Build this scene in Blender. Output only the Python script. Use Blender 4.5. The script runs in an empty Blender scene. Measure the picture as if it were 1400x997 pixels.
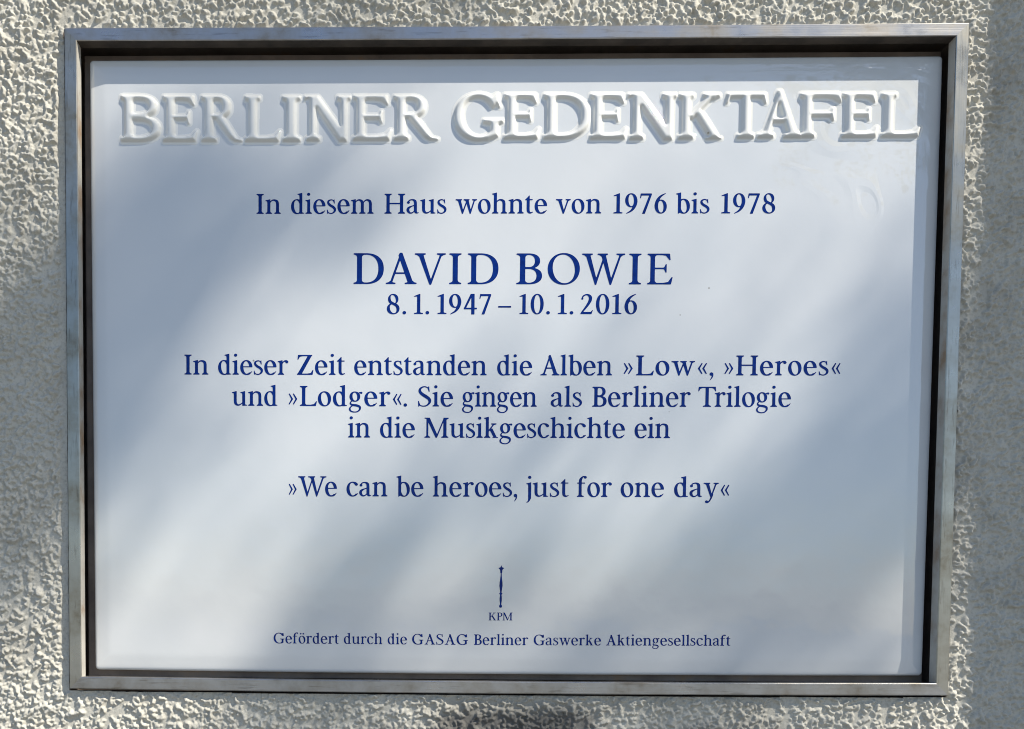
import bpy, math, random
import numpy as np
from mathutils import Vector
from mathutils.geometry import tessellate_polygon

sc = bpy.context.scene
COL = sc.collection
rng = np.random.default_rng(7)
random.seed(7)

# ------------------------------------------------------------------ camera
cd = bpy.data.cameras.new("camera")
cam = bpy.data.objects.new("camera", cd)
COL.objects.link(cam)
cam.location = (-0.077495, -0.662290, -0.173906)
cam.rotation_euler = (math.pi / 2 + -0.041264, -0.006119, 0.019002)
cd.sensor_width = 36.0
cd.lens = 36.0 * 0.886584
cd.shift_x = 0.126925
cd.shift_y = 0.271322
cd.clip_start = 0.01
cd.clip_end = 500.0
sc.camera = cam

# ------------------------------------------------------------------ sky and sun
SUN = Vector((1.62, -1.0, 2.02)).normalized()          # towards the sun; the wall faces -Y
SUN_EL = math.asin(SUN.z)
SUN_ROT = math.atan2(SUN.x, SUN.y)
world = bpy.data.worlds.new("World")
sc.world = world
world.use_nodes = True
wt = world.node_tree
bg = wt.nodes["Background"]
sky = wt.nodes.new("ShaderNodeTexSky")
sky.sky_type = 'NISHITA'
sky.sun_disc = False
sky.sun_elevation = SUN_EL
sky.sun_rotation = SUN_ROT
sky.air_density = 1.0
sky.dust_density = 0.8
sky.ozone_density = 4.0
wt.links.new(sky.outputs[0], bg.inputs[0])
bg.inputs[1].default_value = 0.118

sd = bpy.data.lights.new("sun", 'SUN')
sd.energy = 4.9
sd.angle = math.radians(0.53)
sd.color = (1.0, 0.94, 0.84)
sun = bpy.data.objects.new("sun", sd)
COL.objects.link(sun)
sun.rotation_euler = SUN.to_track_quat('Z', 'Y').to_euler()

sc.view_settings.view_transform = 'Standard'
sc.view_settings.look = 'None'
sc.view_settings.exposure = 0.30
sc.view_settings.gamma = 1.0
sc.cycles.pixel_filter_type = 'BLACKMAN_HARRIS'
sc.cycles.filter_width = 1.0

# ------------------------------------------------------------------ helpers
def mesh_from(name, V, F, mat=None, parent=None, smooth=False):
    me = bpy.data.meshes.new(name)
    me.from_pydata([tuple(v) for v in V], [], [tuple(f) for f in F])
    me.update()
    if smooth:
        me.polygons.foreach_set('use_smooth', [True] * len(me.polygons))
    o = bpy.data.objects.new(name, me)
    if mat: me.materials.append(mat)
    COL.objects.link(o)
    if parent: o.parent = parent
    return o

def mesh_np(name, V, Q, mat=None, parent=None):
    """quads from numpy arrays, smooth shaded"""
    me = bpy.data.meshes.new(name)
    me.vertices.add(len(V)); me.vertices.foreach_set('co', np.asarray(V, np.float32).ravel())
    n = len(Q)
    me.loops.add(n * 4); me.loops.foreach_set('vertex_index', np.asarray(Q, np.int32).ravel())
    me.polygons.add(n)
    me.polygons.foreach_set('loop_start', np.arange(0, n * 4, 4, dtype=np.int32))
    me.polygons.foreach_set('use_smooth', np.ones(n, bool))
    me.update(calc_edges=True)
    o = bpy.data.objects.new(name, me)
    if mat: me.materials.append(mat)
    COL.objects.link(o)
    if parent: o.parent = parent
    return o

def tag(o, label=None, cat=None, kind=None, group=None):
    if label: o['label'] = label
    if cat: o['category'] = cat
    if kind: o['kind'] = kind
    if group: o['group'] = group

def new_mat(name):
    m = bpy.data.materials.new(name); m.use_nodes = True
    return m, m.node_tree, m.node_tree.nodes["Principled BSDF"]

def N(t, typ, **kw):
    n = t.nodes.new(typ)
    for k, v in kw.items():
        if k in n.inputs: n.inputs[k].default_value = v
        else: setattr(n, k, v)
    return n

def ramp(t, src, stops):
    r = t.nodes.new("ShaderNodeValToRGB")
    while len(r.color_ramp.elements) < len(stops): r.color_ramp.elements.new(0.5)
    for e, (p, c) in zip(r.color_ramp.elements, stops):
        e.position = p; e.color = (*c, 1) if len(c) == 3 else c
    t.links.new(src, r.inputs[0])
    return r

def noise(t, vec, scale, detail=4, rough=.5):
    n = N(t, "ShaderNodeTexNoise", Scale=scale, Detail=detail, Roughness=rough)
    t.links.new(vec, n.inputs['Vector'])
    return n

def mapped(t, scale=(1, 1, 1), loc=(0, 0, 0)):
    tc = t.nodes.new("ShaderNodeTexCoord"); mp = t.nodes.new("ShaderNodeMapping")
    mp.inputs['Scale'].default_value = scale; mp.inputs['Location'].default_value = loc
    t.links.new(tc.outputs['Object'], mp.inputs[0])
    return mp.outputs[0]

# ------------------------------------------------------------------ materials
def mat_render():
    m, t, b = new_mat("roughcast_render")
    v = mapped(t)
    n1 = noise(t, v, 22, 5, .6)
    n2 = noise(t, v, 420, 3, .6)
    base = ramp(t, n1.outputs[0], [(.30, (.49, .465, .40)), (.5, (.58, .555, .48)), (.72, (.61, .59, .52))])
    spk = ramp(t, n2.outputs[0], [(.34, (.76, .76, .75)), (.52, (1, 1, 1))])
    mx = N(t, "ShaderNodeMixRGB", blend_type='MULTIPLY'); mx.inputs[0].default_value = .75
    t.links.new(base.outputs[0], mx.inputs[1]); t.links.new(spk.outputs[0], mx.inputs[2])
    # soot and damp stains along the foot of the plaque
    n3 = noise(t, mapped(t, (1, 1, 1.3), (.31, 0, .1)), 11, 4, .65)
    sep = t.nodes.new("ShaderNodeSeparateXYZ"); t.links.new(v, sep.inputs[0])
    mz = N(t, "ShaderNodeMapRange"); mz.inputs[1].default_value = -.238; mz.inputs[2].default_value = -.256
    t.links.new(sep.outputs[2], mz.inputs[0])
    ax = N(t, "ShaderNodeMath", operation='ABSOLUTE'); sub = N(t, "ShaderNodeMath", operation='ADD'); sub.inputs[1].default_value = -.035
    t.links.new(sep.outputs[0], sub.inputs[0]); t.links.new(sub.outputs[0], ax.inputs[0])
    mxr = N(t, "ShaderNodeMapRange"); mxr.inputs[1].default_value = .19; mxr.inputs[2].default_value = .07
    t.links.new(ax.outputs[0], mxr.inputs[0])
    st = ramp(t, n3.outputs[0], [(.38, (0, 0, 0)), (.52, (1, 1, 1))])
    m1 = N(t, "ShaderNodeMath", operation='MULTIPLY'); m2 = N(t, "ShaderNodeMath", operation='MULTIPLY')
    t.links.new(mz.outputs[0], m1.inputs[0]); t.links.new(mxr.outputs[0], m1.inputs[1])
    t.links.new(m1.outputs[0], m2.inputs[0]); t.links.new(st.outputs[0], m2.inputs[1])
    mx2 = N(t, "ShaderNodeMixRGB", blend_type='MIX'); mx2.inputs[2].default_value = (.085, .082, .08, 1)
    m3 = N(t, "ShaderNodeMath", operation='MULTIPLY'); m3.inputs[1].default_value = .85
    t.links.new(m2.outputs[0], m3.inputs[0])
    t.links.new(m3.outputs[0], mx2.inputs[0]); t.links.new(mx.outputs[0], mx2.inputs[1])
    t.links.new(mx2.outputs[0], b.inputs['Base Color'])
    b.inputs['Roughness'].default_value = .95
    b.inputs['Specular IOR Level'].default_value = .08
    nb = noise(t, v, 900, 3, .65)
    bp = N(t, "ShaderNodeBump", Strength=.45, Distance=.0006)
    t.links.new(nb.outputs[0], bp.inputs['Height']); t.links.new(bp.outputs[0], b.inputs['Normal'])
    return m

def mat_porcelain(name, ca, cb, coat):
    m, t, b = new_mat(name)
    v = mapped(t)
    n = noise(t, v, 9, 3, .5)
    base = ramp(t, n.outputs[0], [(.35, ca), (.65, cb)])
    # a few fine specks in the glaze
    vo = N(t, "ShaderNodeTexVoronoi", Scale=46.0); t.links.new(v, vo.inputs['Vector'])
    sp = ramp(t, vo.outputs['Distance'], [(.030, (.45, .40, .33)), (.045, (1, 1, 1))])
    n0 = noise(t, v, 14, 1, .5)
    gate = ramp(t, n0.outputs[0], [(.60, (0, 0, 0)), (.64, (1, 1, 1))])
    mx = N(t, "ShaderNodeMixRGB", blend_type='MULTIPLY')
    t.links.new(gate.outputs[0], mx.inputs[0]); t.links.new(base.outputs[0], mx.inputs[1]); t.links.new(sp.outputs[0], mx.inputs[2])
    t.links.new(mx.outputs[0], b.inputs['Base Color'])
    b.inputs['Roughness'].default_value = .035
    b.inputs['IOR'].default_value = 1.55
    b.inputs['Coat Weight'].default_value = coat
    b.inputs['Coat Roughness'].default_value = .02
    b.inputs['Coat IOR'].default_value = 1.7
    nb = noise(t, v, 16, 2, .45)
    nc = noise(t, v, 70, 2, .5)
    ad = N(t, "ShaderNodeMath", operation='MULTIPLY_ADD'); ad.inputs[1].default_value = .18
    t.links.new(nc.outputs[0], ad.inputs[0]); t.links.new(nb.outputs[0], ad.inputs[2])
    bp = N(t, "ShaderNodeBump", Strength=.5, Distance=.0012)
    # the glaze has run into ripples at the upper right corner
    vd = N(t, "ShaderNodeVectorMath", operation='DISTANCE'); vd.inputs[1].default_value = (.272, .012, .168)
    t.links.new(v, vd.inputs[0])
    fr = N(t, "ShaderNodeMapRange"); fr.inputs[1].default_value = .085; fr.inputs[2].default_value = .035
    t.links.new(vd.outputs['Value'], fr.inputs[0])
    nr = N(t, "ShaderNodeTexNoise", Scale=17.0, Detail=.3, Roughness=.4, Distortion=1.0)
    t.links.new(v, nr.inputs['Vector'])
    rr = ramp(t, nr.outputs[0], [(.44, (0, 0, 0)), (.49, (1, 1, 1)), (.55, (1, 1, 1)), (.62, (.2, .2, .2))])
    mm = N(t, "ShaderNodeMath", operation='MULTIPLY'); t.links.new(rr.outputs[0], mm.inputs[0]); t.links.new(fr.outputs[0], mm.inputs[1])
    b2_ = N(t, "ShaderNodeBump", Strength=.5, Distance=.00055)
    t.links.new(mm.outputs[0], b2_.inputs['Height']); t.links.new(b2_.outputs[0], bp.inputs['Normal'])
    t.links.new(ad.outputs[0], bp.inputs['Height']); t.links.new(bp.outputs[0], b.inputs['Normal']); t.links.new(bp.outputs[0], b.inputs['Coat Normal'])
    return m

def mat_ink():
    m, t, b = new_mat("cobalt_blue_print")
    v = mapped(t)
    n = noise(t, v, 260, 3, .6)
    base = ramp(t, n.outputs[0], [(.35, (.002, .018, .155)), (.7, (.003, .032, .235))])
    t.links.new(base.outputs[0], b.inputs['Base Color'])
    b.inputs['Roughness'].default_value = .16
    b.inputs['Specular IOR Level'].default_value = .15
    return m

def mat_steel(axis):
    m, t, b = new_mat("brushed_steel_" + ("level" if axis == 0 else "upright"))
    s = (6, 300, 900) if axis == 0 else (900, 300, 6)
    v = mapped(t, s)
    n = noise(t, v, 1.0, 5, .65)
    v2 = mapped(t)
    n2 = noise(t, v2, 26, 5, .65)
    v3 = mapped(t, (40, 100, 420) if axis == 0 else (420, 100, 40))
    n3 = noise(t, v3, 1.0, 3, .6)
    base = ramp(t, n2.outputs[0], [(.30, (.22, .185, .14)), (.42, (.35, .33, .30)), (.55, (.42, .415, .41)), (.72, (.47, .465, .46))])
    if axis:                                # olive reflection of the surroundings painted into the uprights' base colour
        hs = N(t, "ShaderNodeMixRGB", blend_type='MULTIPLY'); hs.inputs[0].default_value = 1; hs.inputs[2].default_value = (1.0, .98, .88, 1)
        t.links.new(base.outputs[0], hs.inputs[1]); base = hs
    scr = ramp(t, n3.outputs[0], [(.34, (.36, .33, .30)), (.43, (1, 1, 1))])
    mx = N(t, "ShaderNodeMixRGB", blend_type='MULTIPLY'); mx.inputs[0].default_value = .4
    t.links.new(base.outputs[0], mx.inputs[1]); t.links.new(scr.outputs[0], mx.inputs[2])
    t.links.new(mx.outputs[0], b.inputs['Base Color'])
    b.inputs['Metallic'].default_value = .85
    rr = ramp(t, n2.outputs[0], [(.3, (.40, .40, .40)), (.7, (.24, .24, .24))])
    t.links.new(rr.outputs[0], b.inputs['Roughness'])
    bp = N(t, "ShaderNodeBump", Strength=.22, Distance=.0004)
    t.links.new(n.outputs[0], bp.inputs['Height']); t.links.new(bp.outputs[0], b.inputs['Normal'])
    return m

def mat_simple(name, stops, scale, rough, bump=0.0, spec=.4):
    m, t, b = new_mat(name)
    v = mapped(t)
    n = noise(t, v, scale, 5, .6)
    r = ramp(t, n.outputs[0], stops)
    t.links.new(r.outputs[0], b.inputs['Base Color'])
    b.inputs['Roughness'].default_value = rough
    b.inputs['Specular IOR Level'].default_value = spec
    if bump:
        bp = N(t, "ShaderNodeBump", Strength=.5, Distance=bump)
        t.links.new(n.outputs[0], bp.inputs['Height']); t.links.new(bp.outputs[0], b.inputs['Normal'])
    return m

M_RENDER = mat_render()
M_PORC = mat_porcelain("white_glazed_porcelain", (.715, .735, .735), (.755, .765, .755), .8)
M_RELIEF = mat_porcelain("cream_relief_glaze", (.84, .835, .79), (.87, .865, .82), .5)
M_INK = mat_ink()
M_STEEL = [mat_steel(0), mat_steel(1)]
M_DARK = mat_simple("dark_brown_backing", [(.35, (.16, .13, .115)), (.6, (.24, .20, .17)), (.75, (.28, .19, .12))], 40, .6)
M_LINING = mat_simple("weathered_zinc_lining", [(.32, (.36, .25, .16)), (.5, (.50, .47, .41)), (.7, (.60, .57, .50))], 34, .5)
M_BROWN_LINING = mat_simple("dark_brown_lining", [(.35, (.045, .036, .028)), (.65, (.09, .072, .055))], 60, .7)
M_PAVE = mat_simple("pavement_concrete", [(.3, (.20, .19, .17)), (.7, (.27, .26, .235))], 3.0, .9, .004)
M_LEAF = mat_simple("tree_leaf", [(.3, (.045, .085, .022)), (.7, (.10, .15, .045))], 1.5, .5)
M_BARK = mat_simple("tree_bark", [(.3, (.09, .07, .05)), (.7, (.17, .14, .11))], 14, .9, .02)

# ------------------------------------------------------------------ ground
g = mesh_from("pavement", [(-40, -60, -1.65), (40, -60, -1.65), (40, .3, -1.65), (-40, .3, -1.65)], [(0, 1, 2, 3)], M_PAVE)
tag(g, kind='structure')

# ------------------------------------------------------------------ roughcast wall
def sag(x, z):                        # the bars and the tile hang a millimetre low in the middle
    return (.0004 + .0009 * (.5 - z / .474)) * np.clip(1 - (x / .32) ** 2, 0, 1)
FW2, FH2 = .320, 0.23701               # half size of the frame
WALL_Y = .005                         # frame face is at y = 0, the wall skin 5 mm behind it
PX = .00056
XA, XB, ZA, ZB = -.44, .44, -.325, .305
nx = int((XB - XA) / PX); nz = int((ZB - ZA) / PX)
hm = np.zeros((nz, nx), np.float32)
R = 6
yy, xx = np.mgrid[-R:R + 1, -R:R + 1].astype(np.float32)
def stamp(cx, cz, r, h):
    ix, iz = int(cx), int(cz)
    d2 = ((xx - (cx - ix)) ** 2 + (yy - (cz - iz)) ** 2) / (r * r)
    p = h * np.clip(1 - d2, 0, 1) ** .6
    i0, i1, j0, j1 = iz - R, iz + R + 1, ix - R, ix + R + 1
    if i0 < 0 or j0 < 0 or i1 > nz or j1 > nx: return
    np.maximum(hm[i0:i1, j0:j1], p, out=hm[i0:i1, j0:j1])
dens = rng.random((14, 18))
for k in range(84000):
    x, z = rng.random() * nx, rng.random() * nz
    if rng.random() > .55 + .5 * dens[int(z / nz * 13.99), int(x / nx * 17.99)]: continue
    a = rng.random() * 6.283; c = rng.normal(0, .55)
    u_ = rng.random(); r0 = rng.uniform(1.0, 1.6) if u_ < .38 else rng.uniform(1.6, 2.6) if u_ < .93 else rng.uniform(2.6, 3.4); h0 = (.0014 + .0019 * rng.random()) * (.55 + r0 / 5.0)
    for s in range(rng.integers(1, 6)):
        stamp(x, z, r0 * rng.uniform(.8, 1.15), h0 * rng.uniform(.75, 1.1))
        x += math.cos(a) * r0 * .85; z += math.sin(a) * r0 * .85; a += c
def box3(a):
    b = a.copy(); b[1:-1] = .25 * a[:-2] + .5 * a[1:-1] + .25 * a[2:]
    c = b.copy(); c[:, 1:-1] = .25 * b[:, :-2] + .5 * b[:, 1:-1] + .25 * b[:, 2:]
    return c
hm = box3(hm)
lo = rng.normal(0, 1, (nz, nx)).astype(np.float32)
hm += box3(box3(lo)) * .00014
big = rng.normal(0, 1, (26, 34))
zi = np.linspace(0, 24.9, nz); xi = np.linspace(0, 32.9, nx)
z0i = zi.astype(int); x0i = xi.astype(int); fz = (zi - z0i)[:, None]; fx = (xi - x0i)[None]
fz = fz * fz * (3 - 2 * fz); fx = fx * fx * (3 - 2 * fx)
hm += .00022 * ((big[z0i][:, x0i] * (1 - fx) + big[z0i][:, x0i + 1] * fx) * (1 - fz) + (big[z0i + 1][:, x0i] * (1 - fx) + big[z0i + 1][:, x0i + 1] * fx) * fz)
X, Z = np.meshgrid(XA + np.arange(nx) * PX, ZA + np.arange(nz) * PX)
# the plasterer's smooth strip round the frame
Zs = Z + sag(X, Z)
dl = (-FW2 - X); dr = (X - FW2); dt = (Zs - FH2); db = (-FH2 - Zs)
out = np.maximum(np.maximum(dl, dr), np.maximum(dt, db))
wob = .0012 * np.sin(Z * 160 + 2 * np.sin(Z * 53)) + .0010 * np.sin(X * 170 + 2 * np.sin(X * 61))
strip = np.where(dl >= out - 1e-6, .0068 * np.clip((FH2 - .004 - Z) / .02, .05, 1), np.where(dt >= out - 1e-6, .0018, np.where(db >= out - 1e-6, .0018, .0016)))
fade = np.clip((out - strip - wob) / .0016, 0, 1)
hm = hm * (.18 + .82 * fade)
Y = WALL_Y - hm
V = np.stack([X, Y, Z], -1).reshape(-1, 3)
idx = np.arange(nx * nz).reshape(nz, nx)
Q = np.stack([idx[:-1, :-1], idx[:-1, 1:], idx[1:, 1:], idx[1:, :-1]], -1)
gap = .0018
cxm = .5 * (X[:-1, :-1] + X[1:, 1:]); czm = .5 * (Zs[:-1, :-1] + Zs[1:, 1:])
keep = ~((np.abs(cxm) < FW2 + gap) & (np.abs(czm) < FH2 + gap))
Q = Q[keep]
used = np.zeros(nx * nz, bool); used[Q.ravel()] = True
remap = np.cumsum(used) - 1
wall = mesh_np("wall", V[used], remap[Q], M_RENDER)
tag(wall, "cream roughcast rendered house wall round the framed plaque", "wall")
XE, ZE = X[0, -1], Z[-1, 0]
def plate(name, x0, x1, z0, z1, y, parent):
    return mesh_from(name, [(x0, y, z0), (x1, y, z0), (x1, y, z1), (x0, y, z1)], [(0, 1, 2, 3)], M_RENDER, parent)
VV, FF = [], []
for (x0, x1, z0, z1) in ((-4, XA, -1.65, 2.6), (XE, 4, -1.65, 2.6), (XA, XE, -1.65, ZA), (XA, XE, ZE, 2.6)):
    k = len(VV); VV += [(x0, WALL_Y, z0), (x1, WALL_Y, z0), (x1, WALL_Y, z1), (x0, WALL_Y, z1)]; FF.append((k, k + 1, k + 2, k + 3))
mesh_from("outer_render", VV, FF, M_RENDER, wall)
# recess in the masonry behind the frame: four reveals and a back
a, b2, y0, y1 = FW2 + gap - .0003, FH2 + gap - .0003, WALL_Y + .0005, .045
fl = .009                                             # flange added under the render so no sky shows through the gap
rv = []
for (ww, hh_, yy_) in ((a + fl, b2 + fl, y0 + .0008), (a, b2, y0), (a, b2, y1)):
    rv += [(-ww, yy_, -hh_ - .0012), (ww, yy_, -hh_ - .0012), (ww, yy_, hh_), (-ww, yy_, hh_)]
rf = [(4 * r + j, 4 * r + (j + 1) % 4, 4 * (r + 1) + (j + 1) % 4, 4 * (r + 1) + j) for r in (0, 1) for j in range(4)] + [(8, 9, 10, 11)]
mesh_from("recess", rv, rf, M_DARK, wall)

def box(name, x0, x1, y0, y1, z0, z1, mat, parent=None):
    v = [(x0, y0, z0), (x1, y0, z0), (x1, y1, z0), (x0, y1, z0), (x0, y0, z1), (x1, y0, z1), (x1, y1, z1), (x0, y1, z1)]
    return mesh_from(name, v, [(0, 3, 2, 1), (4, 5, 6, 7), (0, 1, 5, 4), (1, 2, 6, 5), (2, 3, 7, 6), (3, 0, 4, 7)], mat, parent)
# unseen pipe added on the right to cast the shadow beside the frame
PR, PD = .027, .130
pxc = .333 + PR / .525 + PD * SUN.x / -SUN.y
def tube(name, r, z0, z1, mat, parent, n=24):
    vs = [(r * math.cos(6.28318 * j / n), r * math.sin(6.28318 * j / n), z) for z in (z0, z1) for j in range(n)]
    fs = [(j, (j + 1) % n, n + (j + 1) % n, n + j) for j in range(n)] + [tuple(range(n, 2 * n)), tuple(range(n - 1, -1, -1))]
    return mesh_from(name, vs, fs, mat, parent, smooth=True)
M_ZINC = mat_simple("zinc_pipe", [(.3, (.24, .25, .26)), (.7, (.36, .37, .38))], 8, .5)
pipe = bpy.data.objects.new("shadow_pipe", None); COL.objects.link(pipe); pipe.location = (pxc, WALL_Y - PD, -1.65)
tag(pipe, "unseen grey zinc pipe added right of the plaque to cast a shadow", "drainpipe")
tube("pipe", PR, .02, 4.2, M_ZINC, pipe)
for zz in (.55, 2.75):
    tube("clamp", PR + .003, zz, zz + .03, M_ZINC, pipe)
    box("bracket", -.008, .008, PR + .001, PD + .004, zz + .008, zz + .022, M_ZINC, pipe)

# ------------------------------------------------------------------ plaque
plaque = bpy.data.objects.new("memorial_plaque", None)
COL.objects.link(plaque)
plaque.location = (0, WALL_Y, -FH2)
tag(plaque, "white porcelain memorial plaque with raised heading, blue lettering and steel frame", "plaque")
plaque_parts = []
def part(o):
    plaque_parts.append(o); return o

# frame bars: a mitred profile, (inward offset, depth)
prof = [(0, .020), (0, .0007), (.0002, .0002), (.0007, 0), (.0084, 0), (.0088, .0002), (.009, .0006), (.009, .0088), (.0084, .0094), (.0070, .0094)]
corners = [(-1, 1), (1, 1), (1, -1), (-1, -1)]
for i in range(4):
    c0, c1 = corners[i], corners[(i + 1) % 4]
    Vv, Ff = [], []
    NS = 24
    for (o_, d) in prof:
        for k in range(NS + 1):
            u = k / NS
            x = (c0[0] + (c1[0] - c0[0]) * u) * (FW2 - o_); z = (c0[1] + (c1[1] - c0[1]) * u) * (FH2 - o_)
            Vv.append((x, d, z - float(sag(x, z))))
    for k in range(len(prof) - 1):
        for s in range(NS):
            q = k * (NS + 1) + s
            Ff.append((q, q + 1, q + NS + 2, q + NS + 1))
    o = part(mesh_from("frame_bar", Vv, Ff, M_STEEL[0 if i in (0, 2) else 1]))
    if i == 0:                         # the underside of the head bar is dark brown
        o.data.materials.append(M_BROWN_LINING)
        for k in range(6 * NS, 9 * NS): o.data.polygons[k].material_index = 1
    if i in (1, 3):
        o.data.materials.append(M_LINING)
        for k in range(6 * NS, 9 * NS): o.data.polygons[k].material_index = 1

# dark backing box behind the tile
part(box("backing_board", -.3125, .3125, .021, .025, -FH2 + .0075, FH2 - .0075, M_DARK))

# porcelain tile: rounded rectangle with softly sloping margins
TY = .012
TL, TR, TB, TT = -.3063, .3098, -.2243, .2224
def rrect(inset, r, n=8):
    x0, x1, z0, z1 = TL + inset, TR - inset, TB + inset, TT - inset
    r = max(r - inset, .0004); p = []
    for (cx, cz, a0) in ((x1 - r, z1 - r, 0), (x0 + r, z1 - r, 90), (x0 + r, z0 + r, 180), (x1 - r, z0 + r, 270)):
        for k in range(n + 1):
            a = math.radians(a0 + 90 * k / n); p.append((cx + r * math.cos(a), cz + r * math.sin(a)))
    full = []
    for k in range(len(p)):
        q, w = p[k], p[(k + 1) % len(p)]; full.append(q)
        if k % (n + 1) == n:
            for m in range(1, 12): full.append((q[0] + (w[0] - q[0]) * m / 12, q[1] + (w[1] - q[1]) * m / 12))
    return full
rings = [(.0, .0100), (.0, .0040), (.0003, .0026), (.0009, .0017), (.0018, .00128), (.003, .00104), (.005, .00078), (.0075, .00050), (.0095, .00027), (.0110, .00013), (.0125, .00004), (.0145, 0), (.03, 0)]
Vv, Ff = [], []
nr = 80
for ins, dep in rings:
    Vv += [(x * (1 + .009 * z), TY + dep, z - float(sag(x, z)) + .0004) for x, z in rrect(ins, .0032)]
for k in range(len(rings) - 1):
    for j in range(nr):
        a0, a1 = k * nr + j, k * nr + (j + 1) % nr
        Ff.append((a0, a1, a1 + nr, a0 + nr))
Ff.append(tuple(range((len(rings) - 1) * nr, len(rings) * nr)))
tile = part(mesh_from("porcelain_tile", Vv, Ff, M_PORC, smooth=True))

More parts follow.
